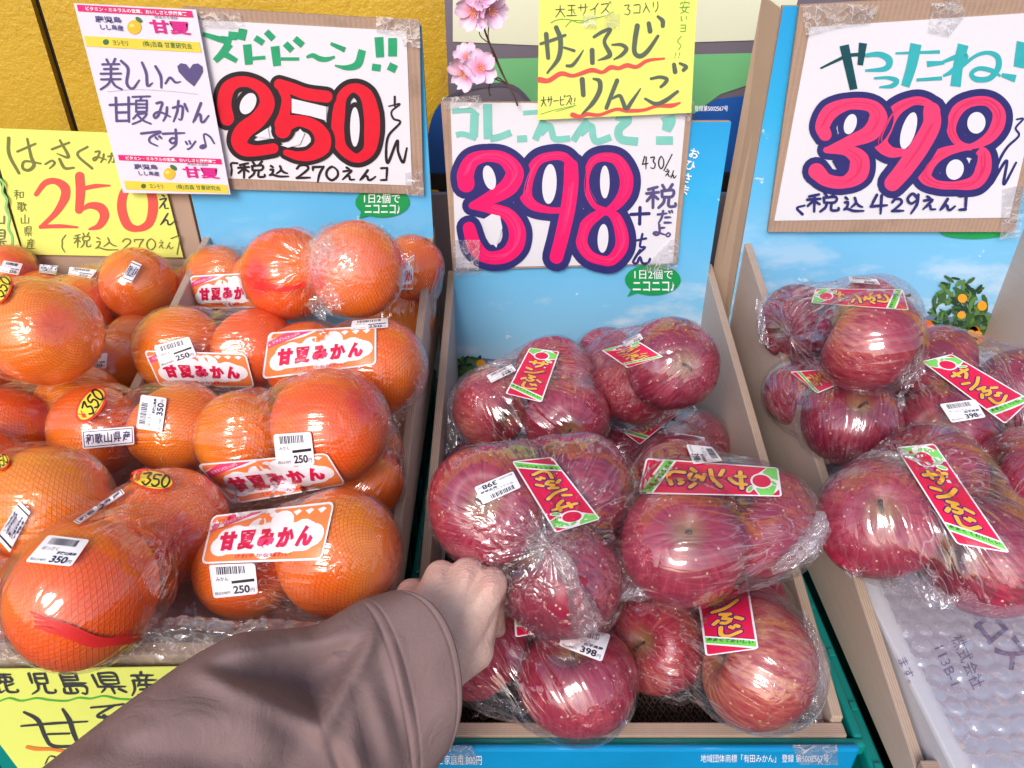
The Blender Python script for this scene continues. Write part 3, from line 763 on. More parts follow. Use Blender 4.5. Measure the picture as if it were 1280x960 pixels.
P.stroke([(985,722),(1030,712)], 12, NAVY, 1); P.stroke([(1012,690),(1000,752),(1026,756),(990,790)], 12, NAVY, 1); P.stroke([(1000,770),(965,830),(985,835),(1000,805),(1012,835),(1040,835),(1050,815)], 13, NAVY, 1)
P.build('lettering', s1)
tapes(s1, .934, [[(552,122),(600,119),(604,134),(556,137)], [(826,128),(868,126),(862,152),(842,146)], [(566,300),(600,300),(598,342),(568,344)], [(838,300),(850,298),(846,338),(800,340)]])
# sign 2: 250 on the left
s2 = sign('price_sign', 'white card reading 250 in red under green zigzag writing, on brown cardboard',
          [(228,8),(524,26),(529,243),(262,236)], [(236,24),(508,39),(515,232),(285,223)], .932)
P = Print(planeY(.9305), crop(250, 20, 4.364), step=7)
for pts, ws in [([(15,98),(110,128)],[22,34]),([(110,125),(170,140)],[36,50]),([(160,150),(120,205),(80,245)],[46,40,32]),([(130,205),(200,245)],[36,26]),
    ([(180,85),(176,130)],48),([(235,70),(222,130)],46),([(256,155),(266,265)],[46,42]),([(280,232),(355,226)],20),([(300,118),(345,148)],34),([(360,85),(400,125)],36),
    ([(408,165),(420,272)],[48,42]),([(440,234),(540,234)],18),([(464,150),(502,188)],36),([(516,122),(560,160)],36),
    ([(580,225),(615,215),(650,232),(690,236),(735,222)],[14,26,30,26,12]),([(712,150),(790,185)],[18,30]),([(735,270),(800,282),(860,262),(885,185)],[10,28,44,40]),
    ([(975,115),(982,225)],[48,44]),([(1050,120),(1050,220)],[48,48]),([(938,278),(985,284)],38),([(1028,272),(1070,292)],44)]:
    P.stroke(pts, ws, GREENI, 1, cap='flat')
two = [([(148,560),(132,480),(150,400),(200,362),(270,362),(340,405),(366,480),(320,560),(240,625),(215,680),(240,725),(310,735),(400,722)], [76,78,78,62,56,66,84,90,96,92,76,58,56])]
five = [([(432,372),(500,395),(580,425),(690,440)], [58,62,66,66]),([(440,375),(470,450),(462,530),(448,590)], [52,50,60,84]),
        ([(452,625),(470,590),(540,572),(620,598),(666,655),(662,715),(600,758),(530,762),(470,745)], [86,86,60,66,86,94,64,48,34])]
zero = [([(835,392),(775,440),(756,540),(752,640),(775,720),(850,775),(920,735),(938,640),(935,530),(905,430),(835,392)], [48,56,70,70,58,48,66,86,86,72,48])]
outl(P, zero, 54, BLK, REDI, 2, ((845,605,26,108,0),), 28); outl(P, two, 52, BLK, REDI, 4, ((262,478,40,62,28),), 26); outl(P, five, 44, BLK, REDI, 6)
for cx, cy, rx, ry, rt in ((262,478,40,62,28),(845,605,26,108,0)): P.ell(cx, cy, rx, ry, PAPER, 9, rt)
P.poly([(500,450),(690,495),(688,570),(600,545),(500,528)], PAPER, 9)
P.poly([(300,655),(370,610),(380,668),(330,662)], PAPER, 9); P.poly([(440,705),(505,690),(545,615),(570,640),(545,700),(480,718)], PAPER, 9)
P.stroke([(1062,440),(1062,490)], 12, BLK, 1); P.stroke([(1030,492),(1090,480),(1045,520),(1055,560),(1092,580),(1030,650),(1015,730),(1025,800),(1075,680),(1080,740),(1108,798),(1128,720)], [8,10,10,12,12,14,14,16,14,14,16,10], BLK, 1)
P.glyph('[', 150, 800, 66, 74, 12, BLK); P.glyph('税', 205, 792, 150, 95, 13, BLK, 1, taper=.1); P.glyph('込', 375, 812, 110, 70, 13, BLK)
P.glyph('2', 520, 810, 85, 78, 14, BLK); P.glyph('7', 610, 815, 70, 92, 14, BLK); P.glyph('0', 680, 820, 80, 78, 14, BLK); P.glyph('え', 765, 825, 85, 76, 13, BLK); P.glyph('ん', 860, 838, 105, 62, 14, BLK); P.glyph(']', 975, 826, 65, 72, 13, BLK)
P.build('lettering', s2)
tapes(s2, .932, [[(240,14),(300,16),(305,36),(244,34)], [(470,20),(524,24),(526,60),(505,58),(500,44),(470,40)], [(505,215),(530,214),(530,246),(508,244)]])
# sign 3: 398 on the right
s3 = sign('price_sign', 'white card reading 398 in pink under turquoise writing, tilted at the right edge',
          [(1000,6),(1330,-12),(1268,290),(960,290)], [(1013,34),(1322,14),(1262,272),(968,276)], .931)
P = Print(planeY(.9295), crop(980, 30, 3.693), step=7)
for pts, ws, m in [([(168,205),(240,170),(300,145),(375,140)],[8,14,16,18],DTEAL),([(278,98),(300,200),(322,302)],[44,40,36],DTEAL),([(365,88),(352,190)],[38,26],DTEAL),
    ([(375,145),(440,140),(485,165),(470,205),(375,215)],[18,26,34,26,10],TURQ),([(415,250),(480,248),(520,262),(500,285),(440,292)],[10,16,26,22,8],TURQ),
    ([(515,135),(720,128)],[10,16],TURQ),([(610,92),(590,190),(560,288)],[52,48,40],TURQ),([(612,258),(730,250)],[14,18],TURQ),
    ([(660,185),(740,178)],[28,16],TURQ),([(828,95),(805,190),(792,288)],[50,46,48],TURQ),([(735,175),(800,150),(840,150),(780,215),(735,240)],[14,24,26,24,10],TURQ),
    ([(800,215),(880,150),(940,132),(985,150),(990,200),(950,250),(890,255),(865,230),(900,205),(960,215),(1000,240)],[16,16,18,26,28,26,26,20,20,22,10],TURQ),
    ([(1005,235),(1070,252)],[18,36],TURQ),([(1110,85),(1085,200)],[70,50],TURQ)]:
    P.stroke(pts, ws, m, 1, cap='flat')
e3 = [([(860,565),(800,545),(772,480),(800,400),(860,362),(940,358),(990,405),(985,470),(940,530),(860,565)], [24,34,44,54,44,44,60,64,50,24]),
      ([(860,570),(920,600),(920,670),(880,730),(790,745),(700,738),(650,700),(680,630),(760,585),(860,570)], [26,58,74,64,36,38,66,64,44,26])]
n3 = [([(700,400),(650,360),(590,358),(515,400),(465,480),(445,545),(490,590),(560,592)], [44,38,40,56,72,70,52,34]),
      ([(682,400),(680,470),(625,570),(555,670),(500,735)], [78,84,88,82,74])]
t3 = [([(190,510),(178,470),(215,405),(300,370),(400,378),(435,430),(400,500),(310,540),(200,582)], [60,68,74,52,58,86,80,56,28]),
      ([(195,582),(290,585),(345,625),(340,690),(280,730),(200,722),(150,680)], [28,50,92,94,56,60,76])]
outl(P, e3, 66, NAVY, PINK, 2, ((888,456,42,50,8),(789,672,40,48,20)), 28); outl(P, n3, 66, NAVY, PINK, 4, ((575,492,32,88,17),), 30); outl(P, t3, 58, NAVY, PINK, 6, ((306,462,28,48,18),), 28)
for st in (t3, n3, e3):
    for pts, ws in st:
        for dx_, sc_ in ((6, .10), (-8, .06)): P.stroke([(x+dx_, y-dx_) for x, y in pts[1:-1]], [w_*sc_ for w_ in ws[1:-1]], PKS2, 8, taper=.8)
for cx, cy, rx, ry, rt in ((306,462,28,48,18),(575,492,32,88,17),(888,456,42,50,8),(789,672,40,48,20)): P.ell(cx, cy, rx, ry, PAPER, 9, rt)
P.poly([(222,632),(262,610),(288,640),(282,672),(262,700),(240,665)], NAVY, 9)
P.stroke([(1075,440),(1105,438),(1070,480),(1085,515),(1030,570),(990,640),(955,740)], [8,9,10,10,12,13,14], NAVY, 1); P.stroke([(960,735),(1028,630),(1015,740),(1072,640)], [14,13,14,10], NAVY, 1)
P.stroke([(95,838),(60,850),(85,878)], [10,12,14], NAVY, 1); P.glyph('税', 105, 775, 150, 95, 13, NAVY, 10, taper=.1); P.glyph('込', 275, 795, 95, 75, 13, NAVY, 10)
P.glyph('4', 395, 785, 85, 92, 14, NAVY, 10); P.glyph('2', 495, 805, 60, 62, 13, NAVY, 10); P.glyph('9', 555, 778, 80, 98, 14, NAVY, 10); P.glyph('え', 632, 795, 75, 68, 13, NAVY, 10); P.glyph('ん', 712, 805, 85, 58, 14, NAVY, 10); P.glyph(']', 800, 790, 60, 70, 14, NAVY, 10)
P.build('lettering', s3)
tapes(s3, .931, [[(1002,8),(1052,4),(1100,8),(1088,30),(1050,34),(1008,46)], [(1165,4),(1200,0),(1208,18),(1186,46),(1160,40)], [(1254,236),(1285,230),(1275,296),(1250,300)]])
# yellow sheet above the middle sign
s4 = sign('handwritten_sign', 'yellow paper sheet with big grey brush writing and two red wavy underlines',
          None, [(674,-14),(872,-14),(864,141),(672,150)], .926, YELLOW, cat='sign')
P = Print(planeY(.9246), crop(660, 0, 5.818), step=8)
for pts, ws in [([(92,318),(180,290),(270,255)],[20,24,20]),([(132,248),(146,420)],[34,30]),([(205,200),(236,290),(222,420),(140,530)],[34,36,34,14]),
    ([(262,345),(335,368)],[16,22]),([(282,478),(320,475),(360,430),(402,365)],[20,26,22,8]),([(466,365),(468,455)],[36,34]),
    ([(480,268),(545,228),(600,215),(555,300),(595,390),(575,415),(510,438)],[22,26,24,26,36,30,8]),([(612,325),(680,325),(715,355),(680,400),(625,432)],[14,26,32,26,10]),
    ([(795,188),(778,290),(775,380),(815,408),(870,370),(945,262)],[38,36,34,34,32,22]),([(878,170),(888,225)],[32,36]),([(945,120),(978,150),(980,188)],[20,34,30]),
    ([(394,578),(402,690)],[38,34]),([(475,572),(520,590),(520,660),(470,750),(395,828)],[14,34,36,32,14]),([(648,585),(610,680),(570,785)],[32,30,28]),
    ([(605,720),(665,695),(690,740),(715,790),(760,730),(818,645)],[14,26,30,32,26,10]),([(895,572),(960,560),(1010,575),(995,605),(965,632)],[20,24,28,26,20]),
    ([(852,718),(930,755),(1000,730),(1088,665)],[18,30,32,22]),([(1062,470),(1070,522)],[30,34]),([(1105,460),(1150,485),(1130,510)],[18,30,26])]:
    P.stroke(pts, ws, GREYI, 2)
P.stroke([(85,580),(150,585),(240,535),(330,550),(460,510),(540,525),(600,490),(660,495),(720,475),(790,485),(870,440),(990,425)], [42,34,34,26,34,26,34,28,34,28,26,14], REDM, 1)
P.stroke([(325,835),(375,848),(430,830),(520,835),(640,795),(720,805),(840,800),(940,770),(1040,768),(1105,748)], [38,30,30,24,24,30,24,24,34,14], REDM, 1)
word(P, '大玉サイズ', 195, 35, 78, 92, 5, 6, GP, dy=-6); P.stroke([(165,165),(220,142),(300,142),(380,165),(450,140),(540,120),(625,85)], 5, GRNPEN, 1); P.stroke([(272,195),(320,150),(400,150)], 5, GRNPEN, 1)
word(P, '3コ入り', 695, 30, 58, 80, 10, 6, GP, dy=-7)
P.glyph('安', 1100, 5, 82, 95, 6, GRNPEN); P.glyph('い', 1105, 110, 60, 52, 6, GRNPEN); P.glyph('ヨ', 1105, 175, 48, 58, 6, GRNPEN); P.stroke([(1115,262),(1088,300),(1112,330),(1095,362)], 5, GRNPEN, 1)
for x in (1072, 1100): P.stroke([(x+4,382),(x,402)], 5, GRNPEN, 1); P.stroke([(x-4,415),(x-5,419)], 6, GRNPEN, 1)
word(P, '大サービス', 92, 700, 42, 78, 4, 6, GP, dy=-3)
for x in (312, 336): P.stroke([(x+6,712),(x+2,738)], 6, GP, 1); P.stroke([(x,752),(x,757)], 7, GP, 1)
P.stroke([(92,830),(200,798),(350,765)], 4, GRNPEN, 1); P.stroke([(205,810),(330,775)], 4, GRNPEN, 1)
P.build('lettering', s4)
tapes(s4, .926, [[(728,18),(746,18),(745,36),(727,34)], [(755,16),(775,16),(774,36),(756,34)]])
# yellow sheet at the far left
s5 = sign('price_sign', 'yellow sheet reading 250 in red under grey brush writing, behind the far left packs',
          None, [(-14,160),(190,168),(229,322),(30,318)], .938, YELLOW, group='handwritten price signs')
P = Print(planeY(.9366), crop(0, 150, 5.333), step=8)
for pts, ws in [([(56,120),(60,230),(125,355)],[22,22,18]),([(115,210),(235,158)],[16,14]),([(180,125),(205,240),(225,300),(190,335),(150,320),(165,275),(270,290)],[14,20,24,22,18,16,12]),
    ([(300,295),(345,270),(362,290),(330,322)],[12,14,16,10]),([(345,195),(460,150)],[16,14]),([(398,135),(455,245),(380,225)],[14,22,8]),([(395,260),(430,320),(490,318)],[18,20,14]),
    ([(582,178),(515,230),(612,322)],[14,16,18])]:
    P.stroke(pts, ws, OLIVE, 1)
P.glyph('み', 612, 195, 100, 95, 13, OLIVE); P.glyph('か', 715, 215, 80, 80, 12, OLIVE)
P.stroke([(240,495),(300,420),(370,408),(430,450),(430,520),(370,620),(270,715)], [30,40,42,62,60,40,24], REDM, 1); P.stroke([(270,712),(400,708),(515,715)], [26,28,14], REDM, 1)
P.stroke([(530,375),(535,480),(525,600)], [62,62,52], REDM, 1); P.stroke([(560,455),(640,440),(730,437)], [30,30,12], REDM, 1); P.stroke([(540,600),(600,570),(670,585),(695,640),(660,705),(595,728)], [20,42,62,62,44,14], REDM, 1)
P.stroke([(870,420),(820,500),(812,600),(850,700),(920,725),(990,690),(1018,600),(1010,500),(970,430)], [50,58,62,60,40,56,66,62,44], REDM, 1)
P.glyph('え', 1050, 500, 80, 100, 11, GP); P.glyph('ん', 1055, 620, 120, 85, 11, GP)
word(P, '和歌山県産', 92, 462, 66, 70, 12, 6, OLIVE, dx=20, dy=0, vertical=True)
P.glyph('〔', 395, 765, 60, 118, 8, OLIVE); P.glyph('税', 490, 750, 115, 105, 9, OLIVE); P.glyph('込', 630, 775, 160, 100, 9, OLIVE)
word(P, '270', 810, 790, 72, 78, 8, 9, OLIVE); P.glyph('え', 1050, 800, 50, 60, 6, OLIVE); P.glyph('ん', 1100, 815, 60, 48, 6, OLIVE); P.stroke([(1140,790),(1195,780),(1180,895)], 8, OLIVE, 1)
P.build('lettering', s5)
s6 = sign('handwritten_sign', 'pale yellow sheet with a green wavy line, cut by the left picture edge',
          None, [(-90,190),(-10,196),(29,322),(-50,318)], .9345, YELLOW2, cat='sign')
P = Print(planeY(.933), crop(0, 150, 5.333), step=8)
P.stroke([(-20,380),(20,420),(15,480),(45,530),(38,590),(62,650),(55,720),(80,780),(78,850)], 16, ink(130,200,120), 1)
P.glyph('歌', -110, 450, 100, 110, 11, OLIVE); P.glyph('山', -70, 610, 110, 90, 11, OLIVE); P.glyph('県', -60, 730, 110, 120, 11, OLIVE)
P.build('lettering', s6)
# white laminated sheet with violet writing
s7 = sign('handwritten_sign', 'tall white laminated sheet with violet brush writing and a heart, taped at upper left',
          None, [(92,4),(245,12),(288,243),(154,241)], .924, SHEET, cat='sign')
P = Print(planeY(.9226), crop(90, 0, 3.84), step=7)
P.text
def band(y0, x0, x1, k, vs=1.0):
    X = lambda u: x0+(x1-x0)*u; s_ = 26/100
    W_ = x1-x0
    def q(u0, v0, u1, v1): # slanted strip, v in px
        f = lambda u, v: (X(u)+(v*vs)*.235, y0+v*vs+(u*W_)*(.055 if vs == 1 else .04))
        return [f(u0, v0), f(u1, v0), f(u1, v1), f(u0, v1)]
    P.poly(q(.0, 0, 1, 32), BAND, 1); P.poly(q(-.0, 150, 1.0, 200), GOLD, 1)
    def T(s_, u0, v0, u1, v1, m, b_=0.01):
        qq = q(u0, v0, u1, v1); P2 = Print(P.surf, lambda a, c: P.xf(*dquad(qq)(a, c)), step=1, base=P.base+.00025)
        P2.text(s_, 0, 0, 1, 1, m, 2, b_); b0 = len(P.v); P.v += P2.v; mi = P.mi(m); P.f += [tuple(b0+i for i in f) for f in P2.f]; P.m += [mi]*len(P2.f)
    T('ビタミン・ミネラルの宝庫、おいしさと健康果実', .07, 6, .95, 26, WHT, .02)
    T('鹿児島', .13, 48, .36, 80, VIOL, .02); T('しし島産', .16, 88, .36, 116, VIOL, .02)
    T('陽あたり良好', .66, 30, .86, 46, ink(150,110,140)); T('甘夏', .60, 52, .95, 118, MAG2, .035)
    T('ヨシモリ', .24, 162, .37, 188, DGRN, .01); T('(株)吉森 甘夏研究会', .50, 158, .93, 190, DGRN, .01)
    P.ell(X(.185)+165*.235*vs, y0+6+174*vs, 15*vs, 14*vs, DGRN, 2)
    P.ell(X(.50), y0+92*vs+.03*W_, 34*vs, 34*vs, ink(232,182,48), 2); P.ell(X(.48), y0+84*vs+.03*W_, 12, 9, ink(242,214,110), 2.6); P.ell(X(.54), y0+56*vs+.03*W_, 19, 10, DGRN, 2.5, 35)
band(22, 22, 575, 1); band(743, 220, 714, 1, .83)
P.glyph('美', 128, 282, 115, 150, 11, VIOL, 2, taper=.1); P.stroke([(235,292),(268,330),(262,400),(290,425),(322,385)], [12,14,13,13,8], VIOL, 2); P.stroke([(335,300),(355,350),(362,412),(385,398)], [11,14,13,7], VIOL, 2); P.stroke([(400,318),(425,365),(428,420)], [12,14,10], VIOL, 2)
P.stroke([(448,400),(470,372),(495,395),(520,392)], [10,12,12,6], VIOL, 2)
P.poly([(585,415),(548,385),(512,345),(505,318),(522,303),(548,308),(565,330),(580,308),(605,304),(626,320),(628,345),(610,378)], VIOL, 2)
P.glyph('甘', 178, 462, 125, 130, 12, VIOL, 2, taper=.1); P.glyph('夏', 282, 458, 100, 140, 10, VIOL, 2, taper=.1); P.glyph('み', 385, 475, 90, 115, 12, VIOL, 2); P.glyph('か', 480, 475, 85, 120, 12, VIOL, 2); P.glyph('ん', 570, 490, 92, 105, 13, VIOL, 2)
P.glyph('で', 322, 622, 120, 85, 12, VIOL, 2); P.glyph('す', 430, 620, 115, 100, 12, VIOL, 2)
for a in ([(545,680),(552,692)],[(562,676),(568,690)],[(592,678),(570,708),(555,716)]): P.stroke(a, 9, VIOL, 2)
P.ell(628, 704, 18, 12, VIOL, 2, -15); P.stroke([(642,700),(632,645),(660,655),(682,688)], [8,8,10,8], VIOL, 2)
P.stroke([(170,440),(300,430),(450,436),(600,452)], 2, ink(170,165,195), 1)
P.build('lettering', s7)
# yellow sheet on the front of the leftmost trays
s8 = sign('price_sign', 'yellow sheet hanging on the tray front at lower left beside the sleeve',
          None, [(-70,838),(252,834),(330,1010),(60,1010)], .352, YELLOW, group='handwritten price signs')
P = Print(planeY(.3506), crop(0, 820, 5.333), step=8)
P.glyph('鹿', -90, 105, 200, 150, 15, GP, 1, -.3); P.glyph('児', 170, 105, 190, 155, 16, GP, 1, -.3); P.glyph('島', 365, 100, 220, 160, 16, GP, 1, -.3); P.glyph('県', 590, 110, 250, 145, 15, GP, 1, -.3); P.glyph('産', 850, 105, 210, 165, 16, GP, 1, -.2)
P.stroke([(0,300),(60,282),(140,300),(240,282),(330,295),(440,300),(520,280),(600,285),(690,268),(800,288),(1000,292)], 12, ink(90,180,70), 1)
P.stroke([(140,468),(360,450),(580,438)], [12,18,10], GP, 1); P.stroke([(158,375),(250,430),(300,540),(350,600),(500,604),(640,612)], [14,26,24,20,18,14], GP, 1); P.stroke([(415,355),(460,430),(490,520),(525,600)], [14,30,28,20], GP, 1); P.stroke([(315,522),(460,518)], 13, GP, 1)
P.stroke([(605,345),(720,335),(820,322)], 14, GP, 1); P.stroke([(760,330),(650,395),(690,410),(800,395),(880,410)], 18, GP, 1); P.stroke([(690,400),(720,470),(740,540)], 24, GP, 1); P.stroke([(720,440),(860,430)], 12, GP, 1)
P.stroke([(180,608),(240,620),(330,622),(460,636),(600,625)], [22,26,20,20,16], ink(226,130,60), 1)
P.stroke([(300,720),(330,670),(380,680)], 8, GP, 1)
P.build('lettering', s8)
# blue folded box at the very front, in front of the middle tray
cb_ = empty('blue_cardboard_box', (.1, .35, -.70), 'bright blue printed cardboard strip below the middle tray front', 'cardboard box')
bm_ = poster_mat('blue_box_print', -1.6, -.9, 3.3)
b = MB(); b.box(-.10, .275, .351, .3568, -.72, -.5725); b.build('box_front', simple('bright_blue_card', (.0,.25,.54), .3, .25, 14, coat=.3), cb_, bevel=.002)
P = Print(planeY(.351), lambda x, y: (x, y), step=6)
P.text('地域団体商標「有田みかん」 登録 第5002567号', 876, 943, 1036, 953, WHT, 1); P.build('lettering', cb_); P = Print(planeY(.351), lambda x, y: (x, y), step=6); P.text('ご家庭用 800円', 548, 944, 602, 956, WHT, 1)
P.build('lettering', cb_)
for q in ([(990,931),(1046,931),(1048,956),(1000,956)], [(560,932),(590,932),(600,956),(565,956)]):
    P = Print(planeY(.3505), lambda x, y: (x, y), step=5, base=.001); P.poly(q, TAPE, 0); tape_attr(P.build('tape', cb_))
# ------------------------------------------------------------------ fruit: shared meshes
def apple_mesh(name, seed, mat, sq=.90):
    r = random.Random(seed); nu, nv = 36, 24; v = []; f = []
    ph = [r.uniform(0, 6.28) for _ in range(4)]; lean = r.uniform(-.05, .05)
    for j in range(nv+1):
        th = math.pi*j/nv
        for i in range(nu):
            a = 2*math.pi*i/nu
            rad = math.sin(th)
            R = 1 + .022*math.cos(5*a+ph[0])*(1-math.cos(th))/2 + .02*math.sin(2*a+ph[1]) + .015*math.sin(3*a+ph[2])
            # profile: shoulders near the stem, narrower calyx end
            z = math.cos(th)*sq
            rr = rad*(1+.08*math.cos(th))
            top = math.exp(-((th)/.34)**2); bot = math.exp(-((math.pi-th)/.30)**2)
            z -= top*.30; z += bot*.17
            rr *= 1-.0*top
            v.append((rr*R*math.cos(a)+lean*z, rr*R*math.sin(a), z*(1+.02*math.sin(a+ph[3]))))
    for j in range(nv):
        for i in range(nu):
            f.append((j*nu+i, (j+1)*nu+i, (j+1)*nu+(i+1)%nu, j*nu+(i+1)%nu))
    s = .045; me = bpy.data.meshes.new(name); me.from_pydata([tuple(c*s for c in p) for p in v], [], f)
    me.materials.append(mat); me.polygons.foreach_set('use_smooth', [True]*len(f)); me.update(); return me
def citrus_mesh(name, seed, mat):
    r = random.Random(seed); nu, nv = 36, 24; v = []; f = []
    off = Vector((r.random()*9, r.random()*9, 0))
    for j in range(nv+1):
        th = math.pi*j/nv
        for i in range(nu):
            a = 2*math.pi*i/nu; d = Vector((math.sin(th)*math.cos(a), math.sin(th)*math.sin(a), math.cos(th)))
            R = 1+.03*mnoise.noise(d*1.4+off)+.008*mnoise.noise(d*5+off)
            z = d.z*.92*R - .05*math.exp(-(th/.25)**2)
            v.append((d.x*R*.05, d.y*R*.05, z*.05))
    for j in range(nv):
        for i in range(nu): f.append((j*nu+i, (j+1)*nu+i, (j+1)*nu+(i+1)%nu, j*nu+(i+1)%nu))
    me = bpy.data.meshes.new(name); me.from_pydata(v, [], f); me.materials.append(mat)
    me.polygons.foreach_set('use_smooth', [True]*len(f)); me.update(); return me
APPLES = [apple_mesh('apple', k, SKIN_A[3 if k == 1 else k % 3], (.90, .86, .93)[k % 3]) for k in range(6)]
CITRUS = [citrus_mesh('citrus_fruit', k, PEEL[k % 3]) for k in range(6)]
def stem_mesh():
    b = MB(); b.tube([(0,0,.024),(.001,0,.031),(.003,.001,.037),(.006,.001,.042)], [.0016,.0012,.0012,.0019], 6)
    me = bpy.data.meshes.new('stem'); me.from_pydata(b.v, [], b.f); me.materials.append(STEM)
    me.polygons.foreach_set('use_smooth', [True]*len(b.f)); return me
STEM_ME = stem_mesh()
# ------------------------------------------------------------------ packs of fruit under film
NF = 1400
_g = (1+5**.5)/2; _i = np.arange(NF)+.5
_ph = np.arccos(1-2*_i/NF); _th = 2*math.pi*_i/_g
FIB = np.stack([np.cos(_th)*np.sin(_ph), np.sin(_th)*np.sin(_ph), np.cos(_ph)], 1)
class Film:
    """film surface round a few fruit: star-shaped about O; convex hull of the fruit, sagging a little between them"""
    def __init__(s, C, R, extra, sag, axis, amp=.0012, seed=0, infl=.0009):
        s.C = np.array(C); s.R = np.array(R)+infl; s.O = s.C.mean(0); s.sag = sag; s.amp = amp
        s.E = np.array(extra).reshape(-1, 3)
        h = (s.C@FIB.T + s.R[:, None]).max(0)
        if len(s.E): h = np.maximum(h, (s.E@FIB.T+.0008).max(0))
        s.h = h - FIB@s.O
        a = np.array(axis, float); s.ax = a/np.linalg.norm(a)
        u = np.cross(s.ax, [0.3, .5, .8]); s.u = u/np.linalg.norm(u); s.w = np.cross(s.ax, s.u); s.seed = seed
    def rfruit(s, d):
        r = np.zeros(len(d))
        for c, R in zip(s.C, s.R):
            q = c-s.O; b = d@q; disc = R*R-(q@q-b*b); t = np.where(disc > 0, b+np.sqrt(np.maximum(disc, 0)), 0)
            r = np.maximum(r, t)
        return r
    def polar(s, d):
        z = d@s.ax; x = d@s.u; y = d@s.w; return np.arctan2(y, x), np.arccos(np.clip(z, -1, 1))
    def radius(s, d):
        d = d/np.linalg.norm(d, axis=1)[:, None]
        out = np.empty(len(d))
        for k in range(0, len(d), 4000):
            dd = d[k:k+4000]; dn = dd@FIB.T
            q = np.where(dn > .12, s.h[None, :]/np.maximum(dn, .12), 1e9)
            rh = q.min(1)
            # refine: fibonacci directions slightly overestimate over a sphere
            rf = s.rfruit(dd); gap = np.maximum(rh-rf, 0)
            az_, po = s.polar(dd)
            g = np.minimum(gap/.02, 1)
            wr = np.sin(az_*9+s.seed+2*np.sin(po*3+s.seed))*.5+np.sin(az_*23+1.7*s.seed+3*np.sin(po*4))*.35+np.sin(az_*41+po*7)*.2
            r = rh - s.sag*gap*g*.8 + s.amp*wr*(.15+g)
            out[k:k+4000] = np.maximum(r, rf+.0006)
        return out
    def fast(s, d):
        L = np.linalg.norm(d, axis=1); a, p = s.polar(d/L[:, None]); nv, nu = s.tab.shape
        x = np.mod(a, 2*math.pi)/(2*math.pi)*nu; y = p/math.pi*(nv-1)
        i = np.floor(x).astype(int) % nu; j = np.clip(np.floor(y).astype(int), 0, nv-2); fx = x-np.floor(x); fy = y-j; i2 = (i+1) % nu
        T = s.tabs; return (T[j, i]*(1-fx)+T[j, i2]*fx)*(1-fy)+(T[j+1, i]*(1-fx)+T[j+1, i2]*fx)*fy
    def surf(s, px, py, off):
        """where the line of sight through a photo pixel meets the film"""
        return s.surf_many(np.array([[px, py]]), np.array([off]))[0]
    def surf_many(s, P, off):
        D = CR[None]*((P[:, 0:1]-640)/F)+CU[None]*((480-P[:, 1:2])/F)+CF[None]
        L = np.linalg.norm(D, axis=1); D = D/L[:, None]
        tc_ = D@s.O
        rad = np.linalg.norm(s.O)*0+max(np.linalg.norm(s.C-s.O, axis=1)+s.R)+.03
        lo = tc_-rad; hi = tc_.copy()
        # march then bisect
        n = 40; best = np.full(len(P), np.nan); prev = lo.copy(); found = np.zeros(len(P), bool)
        mn = np.full(len(P), 1e9); tmn = tc_.copy()
        for k in range(1, n+1):
            t = lo+(2*rad)*k/n
            p = D*t[:, None]-s.O; rr = np.linalg.norm(p, axis=1); g = rr-s.fast(p)
            upd = g < mn; mn = np.where(upd & ~found, g, mn); tmn = np.where(upd & ~found, t, tmn)
            hit = (g <= 0) & ~found
            best = np.where(hit, t, best); found |= hit; prev = np.where(~found, t, prev)
            if found.all(): break
        a = prev.copy(); b = np.where(found, best, tmn)
        a = np.where(found, a, tmn)
        for _ in range(9):
            m = (a+b)/2; p = D*m[:, None]-s.O; g = np.linalg.norm(p, axis=1)-s.fast(p)
            ins = g <= 0; b = np.where(ins, m, b); a = np.where(ins, a, m)
        p = D*b[:, None]; q = p-s.O; q /= np.linalg.norm(q, axis=1)[:, None]
        # push out half along the surface normal direction, half toward the viewer
        return p + q*(off[:, None]*.5) - D*(off[:, None]*.6)
class FilmPrint(Print):
    """print on film: vertices are gathered and projected together"""
    def __init__(s, film, quad, W, H, cut=4.5, base=.0010, dl=.00028):
        q = dquad(quad); s.film = film; s.pts = []; s.offs = []
        super().__init__(lambda px, py, o: s.reg(px, py, o), lambda x, y: q(x/W, y/H), step=2.5, cut=cut, base=base, dl=dl)
    def reg(s, px, py, o): s.pts.append((px, py)); s.offs.append(o); return (0, 0, 0)
    def build(s, name, parent, smooth=True):
        s.v = [tuple(p) for p in s.film.surf_many(np.array(s.pts), np.array(s.offs))]
        return mesh_obj(name, s.v, s.f, s.mats, parent, False, s.m)
TXT = ink(36, 34, 60); CRIM = ink(214, 26, 76, .35); GBAND = ink(112, 206, 80, .35); YTX = ink(240, 176, 60, .35); NV = ink(60, 40, 120, .35); GLF = ink(120, 205, 100, .35)
ROSE = ink(206, 24, 70, .35); PALEO = ink(244, 178, 150, .35); PKB = ink(226, 70, 120, .35); STW = ink(238, 236, 242, .35); OVY = ink(246, 222, 70, .35); OVR = ink(222, 62, 50, .35)
